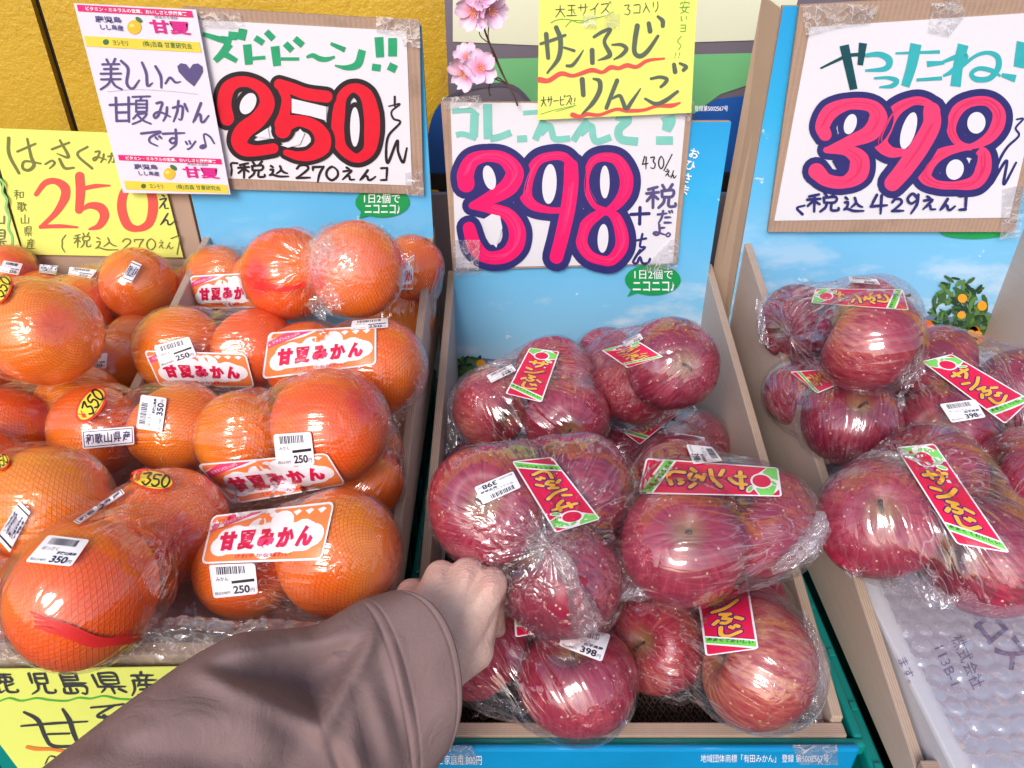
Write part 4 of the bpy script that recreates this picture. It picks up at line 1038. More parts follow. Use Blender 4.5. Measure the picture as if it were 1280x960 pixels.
def fuji_label(fm, quad, root):
    P = FilmPrint(fm, quad, 40, 110)
    P.rrect(0, 0, 40, 110, 3, STW, 0); P.rrect(1.6, 1.6, 38.4, 108.4, 2, CRIM, 1)
    P.poly([(1.6,1.6),(30,1.6),(38.4,8),(38.4,18),(28,23),(12,19),(1.6,10)], STW, 1.6)
    P.poly([(1.6,1.6),(18,1.6),(14,10),(8,14),(1.6,9)], GLF, 2); P.poly([(24,3),(38.4,7),(38.4,17),(30,20),(26,12)], GLF, 2)
    P.ell(20, 15, 10, 9, STW, 2.3); P.ell(20, 15, 8.2, 7.4, CRIM, 2.8); P.ell(22, 5.4, 4.2, 2.3, STW, 2.4, -30); P.ell(22, 5.4, 3.3, 1.5, GLF, 3, -30); P.ell(31, 24.5, 5, 2.5, STW, 2.3, 20); P.ell(31, 24.5, 4, 1.7, GLF, 3, 20)
    for k, ch in enumerate('サンふじ'):
        x0, y0 = 8.5-(k % 2)*1.2, 27+k*16.3
        for st in GLYPH[ch]: P.stroke([(x0+a*.235, y0+b*.138) for a, b in st], 6.0, NV, 2)
    for k, ch in enumerate('サンふじ'):
        x0, y0 = 8.5-(k % 2)*1.2, 27+k*16.3
        for st in GLYPH[ch]: P.stroke([(x0+a*.235, y0+b*.138) for a, b in st], 3.7, YTX, 3.6)
    P.poly([(1.6,84),(38.4,98),(38.4,108.4),(36,108.4),(1.6,95)], STW, 4.3); P.poly([(1.6,86),(38.4,100),(38.4,107),(1.6,93)], GBAND, 4.8)
    for k, ch in enumerate('あまくておいしい'): P.text(ch, 3+k*4.3, 87.2+k*1.62, 6.6+k*4.3, 91+k*1.62, TXT, 5.4, .02, 20)
    o = P.build('printed_label', root); return o
def mikan_label(fm, quad, root):
    P = FilmPrint(fm, quad, 110, 46)
    P.rrect(0, 0, 110, 46, 5, STW, 0); P.rrect(1.8, 1.8, 108.2, 44.2, 4, ink(240,130,70,.35), 1)
    for k in range(9): P.ell(16+k*10, 24+5*math.sin(k*2.1)+(-7 if k % 2 else 6), 10.5, 9.5, STW, 1.4+.03*k, n=14)
    P.rrect(10, 14, 100, 38, 9, STW, 2)
    for k in range(5): P.poly([(52+k*11, 5),(57+k*11,3.4),(60+k*11,5),(56+k*11,8.5)], STW, 2)
    P.poly([(1.8,14),(1.8,8),(22,1.8),(52,1.8),(38,7)], STW, 2.4); P.poly([(1.8,16),(1.8,9.5),(18,1.8),(46,1.8)], PKB, 2.8)
    P.text('ビタミンCたっぷり', 6, 5.4, 33, 8.4, STW, 3.2, .01, -15)
    for k, ch in enumerate('甘夏みかん'):
        P.text(ch, 13+k*17.2, 17.5, 28+k*17.2, 34.5, PKB, 3.2, .09)
        P.text(ch, 13+k*17.2, 17.5, 28+k*17.2, 34.5, ROSE, 3.8, .045)
    P.text('さわやかな味わい', 30, 38.5, 80, 42, ROSE, 3.2, .01)
    return P.build('printed_label', root)
def price_sticker(fm, quad, root, kind):
    P = FilmPrint(fm, quad, 60, 42, cut=6, base=.0024)
    P.rrect(0, 0, 60, 42, 3.5, STW, 0); r = random.Random(hash(str(quad)) % 1000)
    x = 9.0
    while x < 46:
        w_ = r.choice([.8, 1.2, 1.8]); P.poly([(x, 3),(x+w_, 3),(x+w_, 13),(x, 13)], TXT, 1); x += w_+r.choice([.8, 1.1, 1.6])
    nm, pref, pr, tx = {'a': ('サンふじりんご', '岩手県産', '398', '税込430円'), 'm': ('みかん', None, '250', '税込270円'), 'h': ('はっさく', '和歌山県産', '350', '税込378円'), 'h2': ('はっさく', '和歌山県産', '250', '税込270円')}[kind]
    P.text(nm, 7, 16, 7+6.0*len(nm)*.9, 21.5, TXT, 1)
    if pref: P.text(pref, 30, 21.5, 56, 26.5, TXT, 1, .03)
    else: P.poly([(27, 22),(57, 20.6),(57, 24.4),(27, 25.6)], BLK, 1)
    P.text(pr, 28, 28.5, 50, 39, TXT, 1, .03); P.text('円', 51, 33, 56, 38.5, TXT, 1); P.text(tx, 3, 34.5, 23, 38.5, TXT, 1)
    return P.build('price_sticker', root)
def oval_sticker(fm, quad, root):
    P = FilmPrint(fm, quad, 80, 40, cut=7, base=.0018)
    P.ell(40, 20, 40, 20, OVR, 0); P.ell(40, 20, 35.5, 16, OVY, 1)
    P.text('¥', 9, 13, 19, 28, OVR, 2, .02)
    P.stroke([(24,12),(36,8),(31,18),(37,22),(30,32),(23,28)], 3.4, BLK, 2); P.stroke([(54,9),(44,10),(42,18),(50,18),(52,25),(46,32),(40,29)], 3.4, BLK, 2); P.stroke([(62,8),(57,18),(59,29),(66,28),(70,17),(66,9),(60,9)], 3.4, BLK, 2)
    P.stroke([(24,35),(70,31)], .8, BLK, 2)
    return P.build('oval_price_sticker', root)
def origin_sticker(fm, quad, root):
    P = FilmPrint(fm, quad, 90, 30, cut=7, base=.0016)
    P.rrect(0, 0, 90, 30, 2, STW, 0)
    for a in (((3,3),(87,3)),((87,3),(87,27)),((87,27),(3,27)),((3,27),(3,3))): P.stroke(a, 1.1, TXT, 1)
    for k, ch in enumerate('和歌山県産'): P.text(ch, 6+k*16, 6.5, 20+k*16, 23.5, ink(60,56,98), 1, .018)
    return P.build('origin_sticker', root)
PACKS = []
def pack(kind, fruits, label, axis=(.2, -.3, 1), extra=(), sag=.35, labels=(), Rm=None, group=None, twist=None, bunch=None, amp=.0020, film=None, clearwrap=False):
    """fruits: (px, py, diameter px, radius m[, stem pixel]); extra: film corners (px, py, distance)"""
    PACKS.append(dict(kind=kind, fr=fruits, label=label, axis=axis, extra=extra, sag=sag, labels=labels, group=group, twist=twist, amp=amp, film=film, bunch=bunch))
FL_C, FL_L, FL_H = -.622, -.508, -.500
RA = .046
def settle(packs):
    """keep neighbouring fruit from running into each other, moving them mostly in depth"""
    items = []
    for pi, p in enumerate(packs):
        for fr in p['fr']:
            R = fr[3]; t = F*2*R/fr[2]; P0 = np.array(pt(fr[0], fr[1], 1.0)); kf = fr[2]/(2*F)
            # a fruit must lie on the tray floor and in front of the printed box
            if p['floor'] is not None: t = min(t, p['floor']/(P0[2]-kf))
            t = min(t, .936/(P0[1]+kf))
            R = kf*t; items.append([P0*t, R, pi, p['floor']])
    X0 = [i[0].copy() for i in items]
    for it in range(40):
        for i in range(len(items)):
            for j in range(i+1, len(items)):
                a, b = items[i], items[j]; d = a[0]-b[0]; L = np.linalg.norm(d)
                need = (a[1]+b[1])*(.94 if a[2] != b[2] else .95)
                if L < need:
                    n = d/max(L, 1e-6)
                    v = (a[0]+b[0]); v = v/np.linalg.norm(v)   # view direction
                    s_ = np.sign(n@v) or 1
                    n2 = n*.3+v*s_*.7; n2 /= np.linalg.norm(n2)
                    k = (need-L)*.5/max(.3, n2@n)*.8
                    a[0] = a[0]+n2*k*.5; b[0] = b[0]-n2*k*.5
        for it_, x0 in zip(items, X0):
            it_[0] = it_[0]+(x0-it_[0])*.10
            fl = it_[3]
            if fl is not None and it_[0][2] < fl+it_[1]*.96: 
                it_[0] = it_[0]*((fl+it_[1]*.97)/it_[0][2])
            bx = it_[0][1]; 
            if bx > .938-it_[1]: it_[0][1] = .938-it_[1]
    return items
_nseed = [0]
def build_pack(p, items):
    _nseed[0] += 1; sd = _nseed[0]; r = random.Random(sd*13)
    C = [i[0] for i in items]; R = [i[1] for i in items]
    ex = [pt(*e) for e in p['extra']]
    cen = np.mean(C, 0); zmin = min(c[2]-q for c, q in zip(C, R))
    is_a = p['kind'] == 'apple'
    root = empty('apple_pack' if is_a else 'citrus_pack', (cen[0], cen[1], zmin), p['label'], 'apple pack' if is_a else 'orange pack', p['group'])
    loc0 = Vector(root.location)
    for k, (c, rad, fr) in enumerate(zip(C, R, p['fr'])):
        me = (APPLES if is_a else CITRUS)[(0, 2, 4, 3, 5, 0, 2)[(sd*2+k*5) % 7] if is_a else (sd*2+k*5) % 6] if len(fr) < 6 else (APPLES if is_a else CITRUS)[fr[5]]
        o = bpy.data.objects.new('apple' if is_a else 'orange', me); COL.objects.link(o); o.parent = root
        o.location = Vector(c)-loc0; s_ = rad/(.0465 if is_a else .0505); o.scale = (s_*r.uniform(.98, 1.02), s_*r.uniform(.98, 1.02), s_*r.uniform(.95, 1.03))
        if len(fr) > 4 and fr[4]:
            t = F*2*rad/fr[2]; tgt = pt(fr[4][0], fr[4][1], t); off_ = tgt-c; ax_ = off_ - (off_@c)/(c@c)*c
            L = min(np.linalg.norm(ax_), rad*.97); view = -c/np.linalg.norm(c)
            dirv = ax_/max(np.linalg.norm(ax_), 1e-6)*L + view*math.sqrt(max(rad**2-L**2, 1e-8))
            dv = Vector(dirv)
        else:
            dv = Vector((r.uniform(-1, 1), r.uniform(-1.0, .7), r.uniform(-.1, .8))) if is_a else Vector((r.uniform(-1, 1), r.uniform(-.9, .5), r.uniform(-.6, .4)))
        o.rotation_euler = (dv.to_track_quat('Z', 'Y') @ Matrix.Rotation(r.uniform(0, 6.28), 4, 'Z').to_quaternion()).to_euler()
        if is_a:
            st = bpy.data.objects.new('stem', STEM_ME); COL.objects.link(st); st.parent = o
    # the film
    fm = Film(C, [q*(.975 if is_a else .985) for q in R], ex, p['sag']+(.06 if is_a else .08), p['axis'], p['amp'], sd*1.3)
    nu, nv = 132, 66; az_ = np.linspace(0, 2*math.pi, nu, endpoint=False); po = np.linspace(0, math.pi, nv+1)[1:-1]
    A, B = np.meshgrid(az_, po); A = A.ravel(); B = B.ravel()
    D = fm.ax[None]*np.cos(B)[:, None] + (fm.u[None]*np.cos(A)[:, None]+fm.w[None]*np.sin(A)[:, None])*np.sin(B)[:, None]
    D = np.vstack([D, fm.ax[None], -fm.ax[None]]); A = np.append(A, [0, 0]); B = np.append(B, [0, math.pi])
    rad = fm.radius(D)
    # squash onto the floor of the tray
    V = fm.O+D*rad[:, None]; m = nv-1; f = []
    fm.tab = np.vstack([np.full((1, nu), rad[-2]), rad[:-2].reshape(m, nu), np.full((1, nu), rad[-1])])
    T = fm.tab.copy()
    for _ in range(4):
        T = (np.roll(T, 1, 1)+T*2+np.roll(T, -1, 1))/4; U = np.vstack([T[:1], T, T[-1:]]); T = (U[:-2]+U[1:-1]*2+U[2:])/4
    fm.tabs = T
    for j in range(m-1):
        for i in range(nu): f.append((j*nu+i, (j+1)*nu+i, (j+1)*nu+(i+1) % nu, j*nu+(i+1) % nu))
    top = len(V)-2
    for i in range(nu): f.append((top, i, (i+1) % nu)); f.append((top+1, (m-1)*nu+(i+1) % nu, (m-1)*nu+i))
    mat = p['film'] or (FILM if is_a else FILM_C)
    o = mesh_obj('clear_film', V, f, mat, root, True); me = o.data
    at = me.attributes.new('wrinkle', 'FLOAT_VECTOR', 'POINT')
    k = 2.6
    wr = np.stack([np.cos(A)*k*np.minimum(1, B*1.3), np.sin(A)*k*np.minimum(1, B*1.3), B*.55+sd*3.1], 1)
    at.data.foreach_set('vector', wr.astype(np.float32).ravel())
    gp = me.attributes.new('gap', 'FLOAT', 'POINT'); gp.data.foreach_set('value', np.clip((rad-fm.rfruit(D))/.010, 0, 1).astype(np.float32))
    bu = me.attributes.new('bunch', 'FLOAT', 'POINT')
    ba, bw_ = p.get('bunch') or ((.7, .26) if is_a else (.35, .28)); bv = np.exp(-(B/bw_)**2)*ba
    if len(ex):
        for e in ex: bv = np.maximum(bv, np.exp(-(np.linalg.norm(V-e, axis=1)/.016)**2)*.45)
    bu.data.foreach_set('value', bv.astype(np.float32))
    for L in p['labels']:
        kind, quad = L[0], L[1]
        if kind == 'fuji': fuji_label(fm, quad, root)
        elif kind == 'mikan': mikan_label(fm, quad, root)
        elif kind == 'oval': oval_sticker(fm, quad, root)
        elif kind == 'origin': origin_sticker(fm, quad, root)
        elif kind == 'gather':
            # red net end drawn together under the film
            P = FilmPrint(fm, quad, 100, 30, base=.0004); rr = random.Random(3)
            for q in range(9): P.stroke([(rr.uniform(0,12), rr.uniform(2,12)+q*1.2),(30, 14+q*1.4-4),(60, 17+q*.9),(rr.uniform(85,100), rr.uniform(2,20))], rr.uniform(1.5,3.6), RGAT, q*.3, taper=.5)
            P.build('gathered_net', root)
        else: price_sticker(fm, quad, root, kind)
    for q in p.get('flaps') or ():
        c4 = [np.array(pt(*z)) for z in q]; m_ = 22; gv = []; gf = []; ph_ = r.uniform(0, 6.28)
        nrm = np.cross(c4[1]-c4[0], c4[3]-c4[0]); nrm = nrm/np.linalg.norm(nrm)
        for a_ in range(m_+1):
            for b_ in range(m_+1):
                u_, v_ = a_/m_, b_/m_; P_ = (c4[0]*(1-u_)+c4[1]*u_)*(1-v_)+(c4[3]*(1-u_)+c4[2]*u_)*v_
                e_ = math.sin(math.pi*u_)*.5+.5
                f_ = abs(math.sin(u_*9+3*v_+ph_))*.5+abs(math.sin(v_*7-5*u_+2*ph_))*.4+abs(math.sin(17*u_+11*v_))*.22
                rag = .0018*math.sin(u_*21+ph_)*v_
                gv.append(P_+nrm*(f_-.5)*.0075*e_+(c4[2]-c4[1])/max(np.linalg.norm(c4[2]-c4[1]), 1e-6)*rag)
        for a_ in range(m_):
            for b_ in range(m_): z0 = a_*(m_+1)+b_; gf.append((z0, z0+m_+1, z0+m_+2, z0+1))
        fo = mesh_obj('film_flap', gv, gf, FILM, root, True); A_ = fo.data
        w_ = A_.attributes.new('wrinkle', 'FLOAT_VECTOR', 'POINT'); w_.data.foreach_set('vector', (np.array(gv, np.float32)*30).ravel())
        for nm_, vl_ in (('bunch', .10), ('gap', 1.0)): b4 = A_.attributes.new(nm_, 'FLOAT', 'POINT'); b4.data.foreach_set('value', np.full(len(gv), vl_, np.float32))
    if p['twist']:
        pts = [np.array(pt(*q[:3])) for q in p['twist']]; rads = [q[3] for q in p['twist']]
        L, W = [], []
        for i in range(len(pts)-1):
            for k_ in range(7): t = k_/7; L.append(pts[i]*(1-t)+pts[i+1]*t); W.append(rads[i]*(1-t)+rads[i+1]*t)
        L.append(pts[-1]); W.append(rads[-1])
        b = MB(); b.tube(L, W, 14); rr = random.Random(sd)
        vs = []
        for q, vv in enumerate(b.v):
            c_ = Vector(L[min(q//14, len(L)-1)]); d = Vector(vv)-c_; kk = 1+.34*math.sin((q % 14)*2.69+(q//14)*.22)+.12*math.sin((q//14)*1.9+(q % 14)*.9)+rr.uniform(-.05, .05)
            vs.append(c_+d*kk)
        o = mesh_obj('twisted_tail', vs, b.f, FILM_T, root, True)
        at = o.data.attributes.new('wrinkle', 'FLOAT_VECTOR', 'POINT')
        at.data.foreach_set('vector', np.array([( (q % 14)*.5, (q//14)*.1, 0) for q in range(len(vs))], np.float32).ravel())
        bu = o.data.attributes.new('bunch', 'FLOAT', 'POINT'); bu.data.foreach_set('value', np.full(len(vs), .25, np.float32))
    return root
RGAT = ink(216, 44, 44, .45)
# --- apples, middle tray
GA = 'packs of apples wrapped in clear film'; GO = 'packs of orange fruit in net and clear film'
pack('apple', [(615,510,105,0.0471),(705,520,109,0.0481),(692,474,105,0.0471)], 'apple pack at back left of the middle tray, red label upright between apples',
     axis=(-.6,.1,.5), extra=[(566,520,.93),(754,558,.90)], sag=.12, labels=[('a', [(609,470),(640,456),(646,464),(615,479)]), ('fuji', [(662,435),(699,440),(677,503),(632,492)])])
pack('apple', [(838,456,120,0.0492),(788,490,103,0.0460),(755,456,94,0.0460)], 'apple pack at back right of the middle tray, label lying flat on top',
     axis=(.5,-.2,.6), extra=[(722,452,.93)], sag=.15, labels=[('a',[(778,428),(800,417),(804,424),(783,434)]),('fuji', [(752,438),(797,426),(829,446),(784,460)])])
pack('apple', [(605,592,94,0.0471),(665,585,90,0.0471),(640,560,86,0.0471)], 'apple pack showing a single apple with a leafy label end, left wall of middle tray',
     sag=.3, labels=[('fuji', [(581,571),(590,590),(668,592),(655,566)])])
pack('apple', [(775,570,92,0.0471),(838,578,94,0.0471),(870,556,90,0.0471)], 'mostly hidden apple pack under the back ones, tilted label and sticker showing',
     sag=.3, labels=[('fuji', [(853,513),(836,508),(780,541),(800,556)]), ('a', [(843,541),(880,547),(880,562),(845,556)])])
pack('apple', [(622,644,150,0.0492,(606,628)),(725,618,148,0.0492,(650,590)),(700,715,154,0.0492)], 'large apple pack with twisted film tail, gripped by the hand',
     axis=pt(698,688,.60)-pt(690,650,.70), extra=[(549,612,.66),(786,640,.63)], sag=.12, amp=.0028,
     labels=[('fuji', [(750,649),(694,666),(640,577),(690,572)]), ('a', [(652,610),(605,631),(594,610),(642,590)])],
     twist=[(695,690,.548,.004),(708,710,.545,.006),(718,735,.548,.0055),(728,762,.555,.008),(735,782,.562,.012)])
pack('apple', [(855,682,156,0.0492,(862,655)),(960,655,146,0.0492),(845,606,131,0.0492)], 'apple pack with stem facing up and sideways red label, beside the plywood side',
     axis=(.9,-.2,.2), extra=[(772,748,.60),(1030,655,.60),(1022,690,.58)], sag=.14, amp=.0026,
     labels=[('fuji', [(972,585),(977,621),(798,617),(808,573)]), ('a', [(890,560),(903,578),(867,582),(858,557)])],
     twist=[(1026,640,.597,.003),(1026,660,.592,.006),(1012,680,.59,.007),(985,702,.592,.005),(965,716,.595,.002)])
pack('apple', [(608,806,135,0.0471),(718,846,152,0.0492,(712,795)),(652,765,126,0.0460)], 'apple pack lying at the front of the middle tray right under the hand',
     axis=(.4,-.6,-.3), extra=[(768,905,.615),(590,880,.66)], sag=.10,
     labels=[('fuji', [(640,700),(705,712),(703,786),(644,797)]), ('a', [(705,783),(762,793),(751,827),(698,807)])])
pack('apple', [(822,803,126,0.0439),(950,832,163,0.0503,None,1),(922,755,124,0.0460)], 'front right corner apple pack of the middle tray, with one pale streaky apple',
     axis=(.6,-.7,.1), extra=[(1016,905,.66),(776,735,.70)], sag=.10,
     labels=[('fuji', [(868,716),(930,700),(948,811),(882,820)])])
# --- apples, right tray
pack('apple', [(1000,405,103,0.0471),(1088,430,131,0.0492),(1095,400,111,0.0471)], 'uppermost apple pack in the right tray, leaning on the printed box',
     axis=(1,.1,.1), extra=[(950,372,.86),(1152,460,.76)], sag=.12, amp=.0024, labels=[('fuji', [(1014,379),(1020,361),(1128,362),(1136,388)]), ('a', [(1060,347),(1095,350),(1100,357),(1062,354)])])
pack('apple', [(1062,530,122,0.0492,(1080,496)),(1010,492,98,0.0471),(1085,485,103,0.0471)], 'apple pack with one dark apple, under the uppermost pack of the right tray',
     axis=(.2,.6,.2), extra=[(1125,490,.78)], sag=.2, labels=[('fuji', [(1040,461),(1054,478),(1022,492),(988,465)])])
pack('apple', [(1183,530,120,0.0492),(1262,490,120,0.0492),(1172,478,111,0.0471)], 'apple pack with a long slanting label near the right picture edge',
     axis=(-.4,.9,.2), sag=.12, extra=[(1120,470,.80)], labels=[('fuji', [(1152,452),(1190,443),(1288,500),(1256,530)]), ('a', [(1175,505),(1219,499),(1232,521),(1190,528)])])
pack('apple', [(1103,655,150,0.0492,(1108,634)),(1222,690,156,0.0492),(1165,600,141,0.0492)], 'large apple pack at the front of the right tray resting on bubble wrap',
     axis=(-.5,.2,.8), extra=[(1062,718,.63),(1040,600,.68)], sag=.12, amp=.0028, labels=[('fuji', [(1120,560),(1168,555),(1262,691),(1196,680)])])
pack('apple', [(1302,610,128,0.0492),(1375,640,128,0.0492),(1330,680,118,0.0492)], 'apple pack cut by the right picture edge',
     axis=(.3,.3,.8), sag=.2, labels=[])
# --- citrus with red labels
RM = .051
pack('citrus', [(358,345,116,RM),(446,337,122,RM)], 'topmost citrus pack with bunched white film between two fruits and no label showing',
     axis=pt(402,330,.78)-pt(402,345,.84), sag=.55, amp=.0034, bunch=(.85, .42), labels=[('gather', [(316,350),(384,348),(388,366),(320,368)])])
pack('citrus', [(272,352,84,.046),(325,352,84,.046)], 'citrus pack at the back left of its tray, label partly behind the topmost pack',
     axis=(1,.1,.2), sag=.3, labels=[('mikan', [(238,345),(330,340),(330,384),(241,386)])])
pack('citrus', [(231,436,110,.047),(318,436,106,.046)], 'citrus pack against the left cardboard side with sticker above its label',
     axis=(1,0,.1), sag=.3, labels=[('mikan', [(180,438),(307,442),(318,484),(200,482)]), ('m', [(194,433),(237,421),(247,445),(202,460)])])
pack('citrus', [(375,452,104,.045),(468,460,126,RM)], 'citrus pack in the centre of its tray with a wide upright label',
     axis=(1,-.2,0), sag=.3, labels=[('mikan', [(336,416),(470,407),(470,456),(328,474)]), ('m', [(440,402),(484,398),(484,410),(438,413)])])
pack('citrus', [(512,345,80,.046),(500,396,86,.048)], 'citrus pack standing on end at the back right of its tray',
     axis=(0,.4,.9), sag=.2, labels=[('mikan', [(502,330),(518,318),(516,362),(500,362)])])
pack('citrus', [(298,548,118,.044),(414,534,150,.053)], 'citrus pack with sticker over its label, in the middle of the front rows',
     axis=(1,-.1,.1), sag=.3, amp=.0026, labels=[('mikan', [(246,580),(408,566),(432,605),(292,630)]), ('m', [(342,543),(388,540),(393,580),(346,583)])])
pack('citrus', [(308,708,128,.0415),(418,692,158,.0505)], 'frontmost citrus pack of the red label kind, just above the sleeve',
     axis=(1,-.2,.1), sag=.25, amp=.0026, labels=[('mikan', [(266,645),(418,627),(402,700),(252,705)]), ('m', [(263,706),(320,704),(324,741),(269,747)])])
pack('citrus', [(462,606,88,.047),(462,560,84,.046)], 'citrus pack squeezed between the front packs and the right plywood side', sag=.2, axis=(.5,.5,.5))
# --- citrus with oval price stickers, leftmost tray
RH = .047
pack('citrus', [(50,415,132,.051),(-45,400,134,.051)], 'big smooth red orange pack cut by the left edge, above the round price sticker pack',
     axis=(1,.0,.15), sag=.2, film=FILM_C, labels=[('oval', rotquad(1, 362, 40, 24, -60))])
pack('citrus', [(112,382,90,.046),(56,364,78,.046)], 'citrus pack with a yellow tinted fruit behind the big one at the left',
     axis=(.6,.6,.2), sag=.25, labels=[('origin', [(50,331),(73,333),(70,344),(49,341)])])
pack('citrus', [(170,364,88,.045),(114,366,74,.044)], 'citrus pack in the back row below the yellow price sheet',
     axis=(.5,.6,.2), sag=.3, labels=[('m', [(88,334),(122,338),(114,349),(86,343)]), ('origin', [(165,326),(177,331),(164,354),(151,349)])])
pack('citrus', [(202,350,70,.042),(228,362,60,.041)], 'small citrus pack in the back corner beside the cardboard tray side', axis=(.5,.5,.5), sag=.2, labels=[('h2', [(182,322),(206,328),(200,340),(180,334)])])
pack('citrus', [(26,346,64,.042),(-12,352,64,.042)], 'small citrus pack in the back left corner with tilted sticker', axis=(.5,.5,.5), sag=.2, labels=[('h2', [(4,326),(28,330),(22,344),(0,340)])])
pack('citrus', [(135,462,86,.046),(170,425,74,.045)], 'citrus pack with price sticker deep between the left piles',
     axis=(.5,.5,.5), sag=.25, labels=[('h2', [(100,445),(135,441),(133,460),(104,461)]), ('origin', [(109,461),(112,481),(92,483),(91,463)])])
pack('citrus', [(90,510,104,.047),(22,540,116,.047)], 'citrus pack with plain skin left of the oval sticker pack',
     axis=(-.7,-.4,.4), sag=.25)
pack('citrus', [(-8,465,90,.046),(-60,500,96,.046)], 'dark orange citrus pack at the left picture edge', axis=(.5,.5,.5), sag=.2)
pack('citrus', [(117,537,116,RH),(224,537,122,RH)], 'citrus pack with oval 350 sticker, origin strip and white price sticker',
     axis=(1,-.1,.1), sag=.25, amp=.0016, labels=[('oval', rotquad(115, 506, 50, 29, -52)), ('origin', [(103,538),(167,533),(168,555),(105,561)]), ('h', rotquad(189, 517, 42, 32, -82))])
pack('citrus', [(62,632,152,.050),(-40,600,140,.050)], 'large citrus pack cut by the left edge with vertical origin strip',
     axis=(1,-.1,.1), sag=.2, labels=[('origin', [(24,626),(38,640),(12,690),(-4,672)]), ('oval', rotquad(0, 578, 26, 20, -30))])
pack('citrus', [(105,742,188,.053),(214,660,148,.051)], 'frontmost citrus pack on crinkled plastic above the yellow sheet, red net end below',
     axis=(.6,.8,.3), sag=.22, amp=.0026, labels=[('oval', rotquad(190, 601, 56, 27, 10)), ('h', [(62,669),(113,675),(90,708),(33,702)]), ('origin', [(92,652),(152,612),(156,618),(99,656)]), ('gather', [(36,760),(186,784),(170,824),(52,802)])])
pack('citrus', [(-12,752,120,.049),(-70,700,120,.049)], 'citrus pack in the lower left corner, only a sliver visible', axis=(.5,.5,.5), sag=.2)
FLAPS = {0: [[(572,478,.88),(560,500,.88),(558,568,.87),(580,552,.86)]],
 1: [[(868,470,.83),(884,440,.83),(888,480,.82),(862,512,.82)]],
 4: [[(562,600,.64),(546,604,.64),(545,660,.63),(560,672,.62)]],
 5: [[(800,712,.60),(838,742,.59),(800,752,.59),(770,750,.59)], [(770,750,.592),(786,700,.60),(800,690,.60),(806,745,.59)], [(1000,628,.63),(1026,648,.61),(1028,690,.60),(990,700,.61)]],
 6: [[(750,880,.63),(784,850,.63),(782,905,.62),(752,918,.61)], [(600,868,.66),(660,880,.655),(650,903,.65),(590,898,.66)]],
 7: [[(985,895,.63),(1020,850,.64),(1030,908,.63),(990,920,.62)], [(1005,760,.64),(1022,790,.64),(1030,860,.63),(1012,850,.63)]],
 8: [[(1120,470,.76),(1150,430,.76),(1158,465,.75),(1130,492,.75)], [(952,380,.86),(944,372,.86),(948,430,.85),(962,436,.85)]],
 9: [[(1118,500,.75),(1128,484,.75),(1132,508,.74),(1122,520,.74)]],
 11: [[(1040,640,.62),(1032,650,.62),(1058,722,.61),(1080,722,.60)], [(1150,725,.60),(1200,745,.58),(1190,762,.58),(1140,740,.59)]],
 13: [[(380,380,.72),(410,350,.71),(430,380,.71),(400,402,.71)], [(385,300,.75),(415,290,.75),(418,318,.73),(392,330,.73)]],
 18: [[(350,600,.63),(330,612,.63),(250,600,.63),(246,580,.64)]] if False else None}
for p in PACKS:
    x = np.mean([f_[0] for f_ in p['fr']])
    p['flaps'] = FLAPS.get(PACKS.index(p))
    p['group'] = GA if p['kind'] == 'apple' else GO
    p['floor'] = {'apple': FL_C if x < 980 else -.522, 'citrus': FL_L}[p['kind']]
    if p['kind'] == 'citrus' and x < 225 and p['fr'][0][0] < 225: p['floor'] = FL_H
IT = settle(PACKS)
for pi, p in enumerate(PACKS):
    build_pack(p, [i for i in IT if i[2] == pi])
# ------------------------------------------------------------------ bubble wrap, mat, foam box
def attr_film(o, scale=6, bunch=0.0):
    me = o.data; n = len(me.vertices); co = np.empty(n*3, np.float32); me.vertices.foreach_get('co', co)
    a = me.attributes.new('wrinkle', 'FLOAT_VECTOR', 'POINT'); a.data.foreach_set('vector', co*scale)
    b_ = me.attributes.new('bunch', 'FLOAT', 'POINT'); b_.data.foreach_set('value', np.full(n, bunch, np.float32))
def grid_sheet(name, x0, x1, y0, y1, step, fz, mat, parent=None, smooth=True):
    nx = int((x1-x0)/step)+1; ny = int((y1-y0)/step)+1
    X, Y = np.meshgrid(np.linspace(x0, x1, nx), np.linspace(y0, y1, ny), indexing='ij')
    X2, Y2, Z = fz(X, Y)
    V = np.stack([X2.ravel(), Y2.ravel(), Z.ravel()], 1); i, j = np.meshgrid(np.arange(nx-1), np.arange(ny-1), indexing='ij')
    a = (i*ny+j).ravel(); Fc = np.stack([a, a+ny, a+ny+1, a+1], 1)
    me = bpy.data.meshes.new(name); me.vertices.add(len(V)); me.vertices.foreach_set('co', V.astype(np.float32).ravel())
    me.loops.add(len(Fc)*4); me.loops.foreach_set('vertex_index', Fc.ravel().astype(np.int32))
    me.polygons.add(len(Fc)); me.polygons.foreach_set('loop_start', np.arange(0, len(Fc)*4, 4, dtype=np.int32))
    me.update(calc_edges=True); me.materials.append(mat)
    return link(name, me, parent, smooth)
def bubbles(X, Y, pitch, rad, hh, vary=0):
    r3 = math.sqrt(3)/2*pitch
    best = np.full(X.shape, 9.0); amp = np.ones(X.shape)
    row = np.round(Y/r3)
    for dr in (-1, 0, 1):
        rr = row+dr; off = (np.mod(rr, 2))*pitch/2; cx = np.round((X-off)/pitch)*pitch+off
        d_ = np.hypot(X-cx, Y-rr*r3); am = 1-vary*(.5+.5*np.sin(cx*9173.3+rr*77.7)); amp = np.where(d_ < best, am, amp); best = np.minimum(best, d_)
    q = np.clip(1-(best/rad)**2, 0, 1)
    return hh*np.sqrt(q)*amp
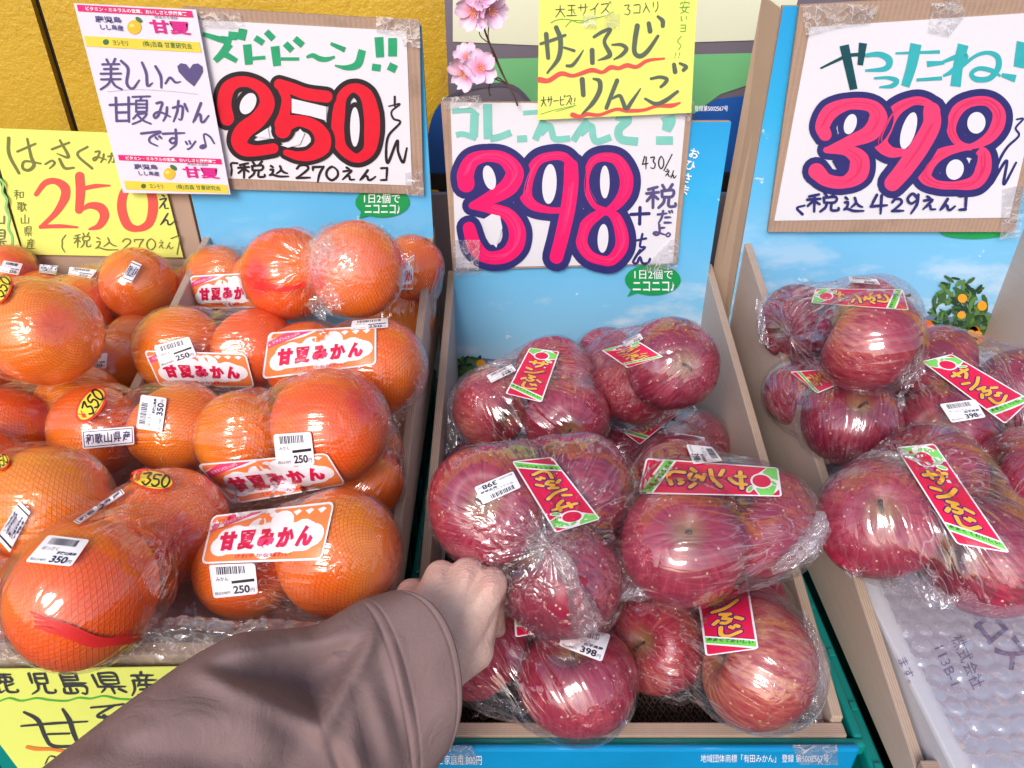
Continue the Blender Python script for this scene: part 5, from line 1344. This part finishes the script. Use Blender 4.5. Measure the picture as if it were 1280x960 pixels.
def nz(X, Y, s, seed, oct_=3):
    Z = np.zeros_like(X); r = np.random.default_rng(seed)
    for o in range(oct_):
        for _ in range(5):
            a = r.uniform(0, 2*math.pi); k = s*2**o*r.uniform(.7, 1.3); p = r.uniform(0, 6.28)
            Z += np.sin(X*k*math.cos(a)+Y*k*math.sin(a)+p+1.5*np.sin(X*k*.6*math.sin(a)+p))/2**o/5
    return Z
foam = empty('foam_box', (.49, .6, -.575), 'white foam box with black writing lying in the right tray under bubble wrap', 'foam box')
b = MB(); b.box(.3155, .656, .272, .90, -.573, -.530); b.build('lid', WHITEFOAM, foam, bevel=.003)
Pf = Print(lambda px, py, o: onZ(px, py, -.530+o), lambda x, y: (x, y), step=4, base=.0003)
INKF = ink(126, 120, 156, .6)
Pf.text('株式会社', 1175, 818, 1245, 836, INKF, 1, .0, 66); Pf.text('113B-1', 1158, 826, 1210, 838, INKF, 1, .0, 66)
Pf.text('ロス', 1215, 784, 1290, 818, INKF, 1, .03, 50); Pf.text('ます。', 1118, 832, 1150, 844, INKF, 1, 0, 65)
Pf.build('lettering', foam)
def fz_r(X, Y):
    Z = -.5245+bubbles(X+.0015*nz(X, Y, 30, 11), Y+.0015*nz(X, Y, 30, 12), .0165, .0074, .0042, .75)+.0034*nz(X, Y, 30, 3)+.0030*np.abs(nz(X, Y, 70, 6))+.0012*np.abs(nz(X, Y, 190, 16))
    Z -= np.clip((.282-Y)/.03, 0, 1)**2*.02
    return X+.002*nz(X, Y, 20, 9), Y, Z
bw = grid_sheet('bubble_wrap', .326, .655, .262, .90, .0013, fz_r, BUBBLE); attr_film(bw, 8, .10)
tag(bw, 'sheet of clear bubble wrap spread over the white foam box in the right tray', 'bubble wrap')
def fz_l(base, lip, yl, seed, amp):
    def f(X, Y):
        Z = base+.004+amp*(.5+.5*np.abs(nz(X, Y, 42, seed))*2.2)+bubbles(X, Y, .011, .0046, .0016)
        Z += np.clip((yl+.03-Y)/.03, 0, 1)*(lip-base)
        Y2 = np.where(Y < yl-.012, yl-.012-(yl-.012-Y)*.15, Y)+.003*nz(X, Y, 60, seed+2)
        Z -= np.clip(yl-.012-Y, 0, 1)*.9
        return X+.004*nz(X, Y, 50, seed+1), Y2, Z
    return f
c1 = grid_sheet('crinkled_bubble_wrap', -.80, -.408, .322, .62, .0016, fz_l(FL_H, -.462, .372, 5, .007), FILM_W); attr_film(c1, 14, .22)
tag(c1, 'crinkled clear plastic hanging over the front edge of the leftmost tray', 'plastic wrap')
c2 = grid_sheet('crinkled_bubble_wrap', -.43, -.118, .326, .75, .0016, fz_l(FL_L, -.459, .374, 8, .010), FILM_W); attr_film(c2, 14, .30)
tag(c2, 'crinkled clear plastic under the front packs with red labels', 'plastic wrap')
def fz_c(X, Y): return X, Y+.002*nz(X, Y, 80, 4), -.6215+.004*np.abs(nz(X, Y, 90, 12))+np.clip((.395-Y)/.012, 0, 1)*.012
c3 = grid_sheet('plastic_liner', -.07, .25, .382, .402, .0015, fz_c, FILM_W); attr_film(c3, 14, .25)
tag(c3, 'thin lilac plastic liner strip along the front of the middle tray', 'plastic wrap')
mat_root = empty('coir_mat', (.09, .65, -.625), 'dark brown woven mat on the floor of the middle tray', 'mat')
b = MB(); b.box(-.074, .258, .392, .93, -.6245, -.6225); b.build('mat_base', BLACKMAT, mat_root)
rr = random.Random(4); V = []; Fc = []
BR = simple('mat_bristle', (.13,.075,.045), .55, .5, 200)
for i in range(66):
    for j in range(52):
        x = -.070+i*.005+(j % 2)*.0025+rr.uniform(-.0008, .0008); y = .398+j*.0045+rr.uniform(-.0008, .0008)
        if y > .62: continue
        for sx in (-1, 1):
            b0 = len(V); z = -.6223; w2 = .0005
            V += [(x-w2, y, z), (x+w2, y, z), (x+sx*.0021+w2, y+.0025, z+.0022+rr.uniform(0, .0012)), (x+sx*.0021-w2, y+.0025, z+.0022), (x, y+.0006, z+.001), (x+sx*.0021, y+.0031, z+.0014)]
            Fc += [(b0, b0+1, b0+2, b0+3), (b0, b0+3, b0+5, b0+4), (b0+1, b0+4, b0+5, b0+2)]
o = mesh_obj('bristles', V, Fc, BR, mat_root); o['kind'] = 'stuff'
# ------------------------------------------------------------------ artificial cherry blossom twig
def petal_mat():
    m, n, p = new_mat('pink_silk_petal')
    L = N(n, 'VectorMath'); L.operation = 'LENGTH'; n.links.new(tc(n), L.inputs[0])
    c = ramp(n, L.outputs['Value'], [(.002, (.66,.10,.30)), (.007, (.78,.36,.56)), (.013, (.80,.60,.76))])
    n.links.new(c, p.inputs['Base Color']); p.inputs['Roughness'].default_value = .6
    return m
PET = petal_mat(); WIRE = simple('brown_twig', (.09,.05,.04), .6); STAM = simple('orange_stamen', (.85,.45,.12), .5)
def petal_mesh(k):
    r = random.Random(k); V = []; Fc = []; nu, nv = 8, 9
    for j in range(nv+1):
        v = j/nv
        for i in range(nu+1):
            u = i/nu*2-1
            wd = .0085*math.sin(math.pi*min(1, v*.80+.06))**.8
            y = .018*v*(1-.12*(v**4)*(1-abs(u))**1.2)*(1-.10*u*u*v)
            V.append((u*wd, y+.0008, .0035*(u*u)*(v)+.005*v*v*(.6+.4*math.sin(k))+.0008*math.sin(u*7+k)*v))
    for j in range(nv):
        for i in range(nu): a = j*(nu+1)+i; Fc.append((a, a+1, a+nu+2, a+nu+1))
    me = bpy.data.meshes.new('petal'); me.from_pydata(V, [], Fc); me.materials.append(PET)
    me.polygons.foreach_set('use_smooth', [True]*len(Fc)); return me
PETS = [petal_mesh(k) for k in range(3)]
tw = empty('blossom_twig', onY(645, 128, .925), 'artificial pink cherry blossom twig standing above the middle box', 'flower')
def twig(pts, r_):
    b = MB(); L, _ = smooth_line(pts, [1]*len(pts), 4); n = len(L)
    b.tube([onY(x, y, .925+.004*math.sin(k*.3+r_*9000)) for k, (x, y) in enumerate(L)], [r_]*n, 6); b.build('stem', WIRE, tw, True)
twig([(647,132),(642,118),(634,104),(626,88),(617,68),(612,54),(606,38),(602,20),(604,2),(610,-20)], .0011)
twig([(641,118),(628,90),(614,58),(600,44),(600,24),(606,12)], .0006)
twig([(640,112),(624,84),(611,50),(611,30),(608,8)], .0006)
twig([(611,54),(604,30),(600,16),(594,8)], .0008)
twig([(632,104),(622,97),(614,102),(611,112),(613,120)], .0009)
twig([(634,106),(620,99),(612,96),(606,90)], .0007)
def blossom(px, py, Y, face, s, roll, n=5, seed=0):
    c = onY(px, py, Y); fl = bpy.data.objects.new('blossom', None); COL.objects.link(fl); fl.parent = tw
    fl.location = Vector(c)-Vector(tw.location); fl.empty_display_size = .01
    q = Vector(face).to_track_quat('Z', 'Y'); fl.rotation_euler = q.to_euler(); fl.scale = (s, s, s); r = random.Random(seed)
    for k in range(n):
        o = bpy.data.objects.new('petal', PETS[k % 3]); COL.objects.link(o); o.parent = fl
        o.rotation_euler = (r.uniform(-.15, .35), r.uniform(-.15, .15), roll+2*math.pi*k/n+r.uniform(-.12, .12)); o.location = (0, 0, .0004*k)
    b = MB()
    for k in range(9):
        a = 2*math.pi*k/9; b.tube([(0,0,0),(.002*math.cos(a), .002*math.sin(a), .004),(.0048*math.cos(a), .0048*math.sin(a), .0065)], [.00025,.00025,.0005], 5)
    me = bpy.data.meshes.new('stamens'); me.from_pydata(b.v, [], b.f); me.materials.append(STAM); o = bpy.data.objects.new('stamens', me); COL.objects.link(o); o.parent = fl
blossom(600, 85, .912, (.15,-1,.25), 1.12, .3, seed=1)
blossom(582, 90, .920, (-.55,-.8,-.25), 1.15, 1.1, seed=2)
blossom(584, 72, .925, (-.3,-.8,.6), .9, .6, seed=5)
blossom(593, 14, .915, (-.3,-1,-.15), 1.15, .1, seed=3)
blossom(612, 12, .920, (.5,-.8,-.1), 1.15, .8, seed=4)
blossom(604, -4, .92, (0,-.8,.5), 1.15, .5, seed=6)
# ------------------------------------------------------------------ the photographer's reaching arm
skin, n_, p_ = new_mat('skin')
o_ = tc(n_); f_ = noise_n(n_, o_, 30, 4, .6)
cs_ = ramp(n_, f_, [(.3, (.68,.415,.335)), (.7, (.77,.525,.435))])
ak = N(n_, 'Attribute'); ak.attribute_name = 'knuckle'
cs_ = mixc(n_, math_n(n_, 'MULTIPLY', ak.outputs['Fac'], .55), cs_, (.66,.32,.28))
vein = ramp(n_, math_n(n_, 'ABSOLUTE', math_n(n_, 'SUBTRACT', noise_n(n_, o_, 32, 1, .5, 1.2), .5)), [(0, (1,1,1)), (.035, (0,0,0))])
cs_ = mixc(n_, math_n(n_, 'MULTIPLY', vein, .10), cs_, (.46,.36,.38))
pore = noise_n(n_, o_, 420, 3, .7)
cs_ = mixc(n_, ramp(n_, pore, [(.30, (.5,.5,.5)), (.5, (0,0,0))]), cs_, (.62,.38,.33))
n_.links.new(cs_, p_.inputs['Base Color'])
p_.inputs['Roughness'].default_value = .5; p_.inputs['Subsurface Weight'].default_value = .15
p_.inputs['Subsurface Radius'].default_value = (.01, .004, .002); p_.inputs['Subsurface Scale'].default_value = .5
hv = math_n(n_, 'ADD', noise_n(n_, mapping(n_, o_, scale=(1, 1, 1)), 260, 4, .6), math_n(n_, 'MULTIPLY', noise_n(n_, o_, 55, 3, .5, 1.0), 1.6))
vr = N(n_, 'TexVoronoi'); vr.feature = 'DISTANCE_TO_EDGE'; vr.inputs['Scale'].default_value = 520; n_.links.new(o_, vr.inputs['Vector'])
fine = bump(n_, ramp(n_, vr.outputs['Distance'], [(0, (0,0,0)), (.12, (1,1,1))]), .35, .0005)
wk = noise_n(n_, mapping(n_, o_, scale=(60, 600, 260)), 1, 3, .6)
fine = bump(n_, math_n(n_, 'MULTIPLY', wk, math_n(n_, 'ADD', ak.outputs['Fac'], .15)), .7, .0018, fine)
n_.links.new(bump(n_, math_n(n_, 'ADD', hv, math_n(n_, 'MULTIPLY', vein, .5)), .35, .0012, fine), p_.inputs['Normal'])
person = empty('person', pt(380, 900, .49), 'left hand in a brown mauve coat sleeve reaching in to grip an apple pack', 'person')
def sdf_hand():
    caps = []
    def cp(a, b, ra, rb): caps.append((np.array(pt(*a)), np.array(pt(*b)), ra, rb))
    Wl, Wm, Wr = (492,822,.548), (515,835,.540), (545,842,.546)
    cp((330,930,.49), Wm, .034, .026); cp(Wl, Wm, .020, .023); cp(Wm, Wr, .023, .021)
    K = {5: (514,742,.584), 4: (551,721,.578), 3: (584,718,.574), 2: (613,730,.570)}
    rK = {5: .0120, 4: .0132, 3: .0137, 2: .0134}
    src = {5: Wl, 4: (505,828,.543), 3: (525,835,.541), 2: (548,836,.545)}
    for k in K: cp(src[k], K[k], .019, rK[k]*.97)
    for k in (5, 4, 3): 
        a, b_ = np.array(K[k]), np.array(K[k-1]); cp(tuple(a*.5+b_*.5+np.array([0, 16, .004])), tuple(a*.5+b_*.5+np.array([-4, 50, 0])), .0115, .016)
    pip = {5: (522,738,.618), 4: (562,722,.622), 3: (598,724,.620), 2: (617,746,.606)}
    dip = {5: (534,762,.636), 4: (575,756,.640), 3: (612,758,.638), 2: (618,766,.626)}
    tip = {5: (540,786,.628), 4: (580,784,.632), 3: (618,786,.630), 2: (622,786,.622)}
    for k in K:
        cp(K[k], pip[k], rK[k]*.95, .0098); cp(pip[k], dip[k], .0098, .0085); cp(dip[k], tip[k], .0085, .0072)
    cp((545,835,.552), (590,812,.562), .021, .0165); cp((590,812,.562), (600,792,.580), .0160, .0125); cp((600,792,.580), (604,782,.608), .0122, .0098); cp((604,782,.608), (612,776,.625), .0098, .0080)
    cp((596,792,.566), (604,752,.570), .0135, .0130); cp((575,790,.560), (590,755,.568), .016, .015)
    return caps, K
caps, KN = sdf_hand()
def capsule_mesh(b, a, c, ra, rc):
    d = c-a; L = np.linalg.norm(d); d = d/max(L, 1e-9); up = np.array([0, 0, 1.]) if abs(d[2]) < .9 else np.array([1., 0, 0])
    u = np.cross(d, up); u /= np.linalg.norm(u); v = np.cross(d, u); n = 20; V = []; rings = []
    for k in range(1, 6): th = math.pi/2*k/5; rings.append((-ra*math.cos(th), ra*math.sin(th)))
    for t in (.25, .5, .75): rings.append((L*t, ra*(1-t)+rc*t))
    for k in range(0, 5): th = math.pi/2*k/5; rings.append((L+rc*math.sin(th), rc*math.cos(th)))
    for off, r in rings:
        for i in range(n): t = 2*math.pi*i/n; V.append(a+d*off+(u*math.cos(t)+v*math.sin(t))*r)
    V.append(a-d*ra); V.append(c+d*rc); m = len(rings)
    Fc = [(j*n+i, j*n+(i+1) % n, (j+1)*n+(i+1) % n, (j+1)*n+i) for j in range(m-1) for i in range(n)]
    Fc += [(m*n, (i+1) % n, i) for i in range(n)] + [(m*n+1, (m-1)*n+i, (m-1)*n+(i+1) % n) for i in range(n)]
    b.add(V, Fc)
b = MB()
for a, c, ra, rc in caps: capsule_mesh(b, a, c, ra, rc)
me = bpy.data.meshes.new('tmp'); me.from_pydata([tuple(v) for v in b.v], [], b.f)
tmp = bpy.data.objects.new('tmp', me); COL.objects.link(tmp)
rm = tmp.modifiers.new('r', 'REMESH'); rm.mode = 'VOXEL'; rm.voxel_size = .0014; rm.use_smooth_shade = True
smm = tmp.modifiers.new('s', 'SMOOTH'); smm.factor = .5; smm.iterations = 14
hm = bpy.data.meshes.new_from_object(tmp.evaluated_get(bpy.context.evaluated_depsgraph_get())); bpy.data.objects.remove(tmp)
hm.name = 'hand'
V = np.empty(len(hm.vertices)*3, np.float32); hm.vertices.foreach_get('co', V); V = V.reshape(-1, 3)
NN = np.array([v.normal[:] for v in hm.vertices])
disp = np.zeros(len(V))
for k, q in KN.items():   # knuckles rise a little, tendons run back from them, hollows lie between
    c = np.array(pt(q[0], q[1]+2, q[2]-.012)); disp += .0022*np.exp(-(np.linalg.norm(V-c, axis=1)/.0075)**2)
    e = np.array(pt(q[0]*.55+525*.45, q[1]*.45+822*.55, .535)); ab = e-c; t = np.clip(((V-c)@ab)/(ab@ab), 0, 1); dd = np.linalg.norm(V-c-t[:, None]*ab, axis=1)
    disp += .0011*np.exp(-(dd/.0045)**2)*(1-t*.6)
for a_, b_ in ((5,4),(4,3),(3,2)):
    c = np.array(pt((KN[a_][0]+KN[b_][0])/2, (KN[a_][1]+KN[b_][1])/2+4, (KN[a_][2]+KN[b_][2])/2-.010)); disp -= .0022*np.exp(-(np.linalg.norm(V-c, axis=1)/.008)**2)
V = V+NN*disp[:, None]; hm.vertices.foreach_set('co', V.astype(np.float32).ravel()); hm.materials.clear(); hm.materials.append(skin); hm.update()
kv = np.zeros(len(V))
for k, q in KN.items(): kv = np.maximum(kv, np.exp(-(np.linalg.norm(V-np.array(pt(q[0], q[1]-2, q[2]-.010)), axis=1)/.011)**2))
ka = hm.attributes.new('knuckle', 'FLOAT', 'POINT'); ka.data.foreach_set('value', kv.astype(np.float32))
link('hand', hm, person, True)
# sleeve
clo, n_, p_ = new_mat('brown_mauve_cloth')
o_ = tc(n_); f_ = noise_n(n_, o_, 18, 5, .6)
n_.links.new(ramp(n_, f_, [(.3, (.205,.134,.131)), (.7, (.238,.158,.155))]), p_.inputs['Base Color'])
p_.inputs['Roughness'].default_value = .85; p_.inputs['Specular IOR Level'].default_value = .18
wv = noise_n(n_, mapping(n_, o_, scale=(700, 700, 2400), rot=(.5, .3, .6)), 1, 2)
wv = math_n(n_, 'ADD', wv, noise_n(n_, mapping(n_, o_, scale=(2400, 700, 700), rot=(.5, .3, .6)), 1, 2))
wr_ = math_n(n_, 'ABSOLUTE', math_n(n_, 'SUBTRACT', noise_n(n_, mapping(n_, o_, scale=(1, 1, 1)), 34, 3, .5, 1.0), .5))
n_.links.new(bump(n_, math_n(n_, 'ADD', math_n(n_, 'MULTIPLY', wv, .28), math_n(n_, 'MULTIPLY', wr_, 3.5)), .45, .0014), p_.inputs['Normal'])
RG = [((490,738),(522,964),.525,.044),((453,750),(500,1010),.515,.046),((397,784),(470,1060),.50,.050),((345,789),(440,1100),.487,.054),((295,793),(400,1140),.472,.056),((241,822),(350,1180),.457,.058),((146,889),(290,1220),.435,.060),((54,960),(220,1260),.412,.062),((-100,1080),(60,1340),.375,.064),((-260,1200),(-100,1430),.34,.066)]
ks = np.arange(len(RG)); NS = 150
def interp_r(u):
    g = lambda arr: np.interp(u, ks, arr)
    return (np.array([g([r[0][0] for r in RG]), g([r[0][1] for r in RG])]), np.array([g([r[1][0] for r in RG]), g([r[1][1] for r in RG])]), g([r[2] for r in RG]), g([r[3] for r in RG]))
def seg_d(P, a, b_):
    a, b_ = np.array(a, float), np.array(b_, float); ab = b_-a; t = np.clip(((P-a)@ab)/(ab@ab), 0, 1)
    q = P-a-t[:, None]*ab; s = np.sign(ab[0]*q[:, 1]-ab[1]*q[:, 0]); return np.linalg.norm(q, axis=1), s, t
SV = []; NT = 112
us = np.concatenate([np.linspace(0, 1.2, 60), np.linspace(1.2, 3, 50)[1:], np.linspace(3, len(RG)-1, 81)[1:]])
for u in us:
    # average neighbours so the outline has no hard corners
    acc = [interp_r(np.clip(u+d, 0, len(RG)-1)) for d in (-.18, 0, .18)]
    T = sum(a[0] for a in acc)/3; B_ = sum(a[1] for a in acc)/3; t = sum(a[2] for a in acc)/3; bd = sum(a[3] for a in acc)/3
    Tw, Bw = pt(T[0], T[1], t), pt(B_[0], B_[1], t); c = (Tw+Bw)/2; e1 = (Tw-Bw)/2
    axd = pt(540, 800, .53)-pt(300, 960, .47); axd /= np.linalg.norm(axd); view = c/np.linalg.norm(c); e2 = view-(view@e1)/(e1@e1)*e1; e2 /= np.linalg.norm(e2)
    sh = .040*max(0, 1-u/1.6)
    for k in range(NT):
        th = 2*math.pi*k/NT; ct, st = math.cos(th), math.sin(th)
        p = c+e1*math.copysign(abs(ct)**.9, ct)+e2*bd*math.copysign(abs(st)**.9, st) - axd*sh*st
        SV.append(p)
SV = np.array(SV)
fw = SV@CF; PX = np.stack([640+F*(SV@CR)/fw, 480-F*(SV@CU)/fw], 1)
near = np.tile(-np.sin(2*math.pi*np.arange(NT)/NT), len(us)); nearw = np.clip(near*2.2+.1, 0, 1)
h = np.zeros(len(SV))
tri = [(236,832),(466,792),(402,905)]
ins = np.full(len(SV), 1e9)
for i in range(3):
    a, b2 = np.array(tri[i], float), np.array(tri[(i+1) % 3], float); e = b2-a; s_ = (e[0]*(PX[:, 1]-a[1])-e[1]*(PX[:, 0]-a[0]))/np.linalg.norm(e); ins = np.minimum(ins, s_)
h -= .016*np.clip(ins/42, 0, 1)**.8
def ridge(a, b2, amp, w_):
    global h
    d, s, t = seg_d(PX, a, b2); h += amp*np.exp(-(d/w_)**2)*np.sin(np.pi*np.clip(t*.9+.05, 0, 1))**.5
ridge((470,790), (402,912), .0075, 9); ridge((236,832), (402,912), .0055, 11); ridge((402,908), (520,1040), .0045, 22)
ridge((487,806), (508,900), .0030, 10); ridge((462,850), (496,965), .0035, 13); ridge((440,880), (450,990), .0030, 15); ridge((430,835), (300,842), -.0025, 18)
ridge((300,870), (395,925), -.003, 7); ridge((410,925), (445,1000), -.003, 8); ridge((455,815), (425,870), -.0022, 6); ridge((120,930), (350,960), -.0045, 16); ridge((330,935), (250,1010), .004, 20); ridge((200,880), (330,905), .003, 16); ridge((70,965), (240,900), .004, 18); ridge((380,930), (330,1000), -.004, 14)
h += .0015*np.sin(PX[:, 0]*.05+PX[:, 1]*.03)*np.sin(PX[:, 1]*.041)
# turned cuff: a slightly raised band ending in a seam groove
ui = np.repeat(us, NT); band_ = 1.0
hc = np.where(ui < band_, .0022, 0) - .0016*np.exp(-((ui-band_)/.03)**2)-.0010*np.exp(-((ui-.86)/.022)**2)-.0008*np.exp(-((ui-.10)/.025)**2)
H2 = (h*1.8*nearw).reshape(len(us), NT)
for _ in range(2):
    H2 = (np.roll(H2, 1, 1)+2*H2+np.roll(H2, -1, 1))/4; Hp = np.vstack([H2[:1], H2, H2[-1:]]); H2[2:] = ((Hp[:-2]+2*Hp[1:-1]+Hp[2:])/4)[2:]
vd = SV/np.linalg.norm(SV, axis=1)[:, None]
SV = SV-vd*H2.ravel()[:, None]-vd*(hc*nearw)[:, None]
n_r = len(us); Fc = [(j*NT+i, j*NT+(i+1) % NT, (j+1)*NT+(i+1) % NT, (j+1)*NT+i) for j in range(n_r-1) for i in range(NT)]
# inside of the cuff
c0 = SV[:NT].mean(0); inner = []
axd = pt(540, 800, .53)-pt(300, 960, .47); axd /= np.linalg.norm(axd)
for k_, (sc_, bk_) in enumerate(((.985, -.0012), (.955, 0), (.94, .02), (.90, .06))):
    inner.append(c0+(SV[:NT]-c0)*sc_-axd*bk_)
base = len(SV); SVa = np.vstack([SV]+inner)
prev = list(range(NT))
for k_ in range(4):
    cur = [base+k_*NT+i for i in range(NT)]
    Fc += [(prev[(i+1) % NT], prev[i], cur[i], cur[(i+1) % NT]) for i in range(NT)]; prev = cur
mesh_obj('coat_sleeve', SVa, Fc, clo, person, True)
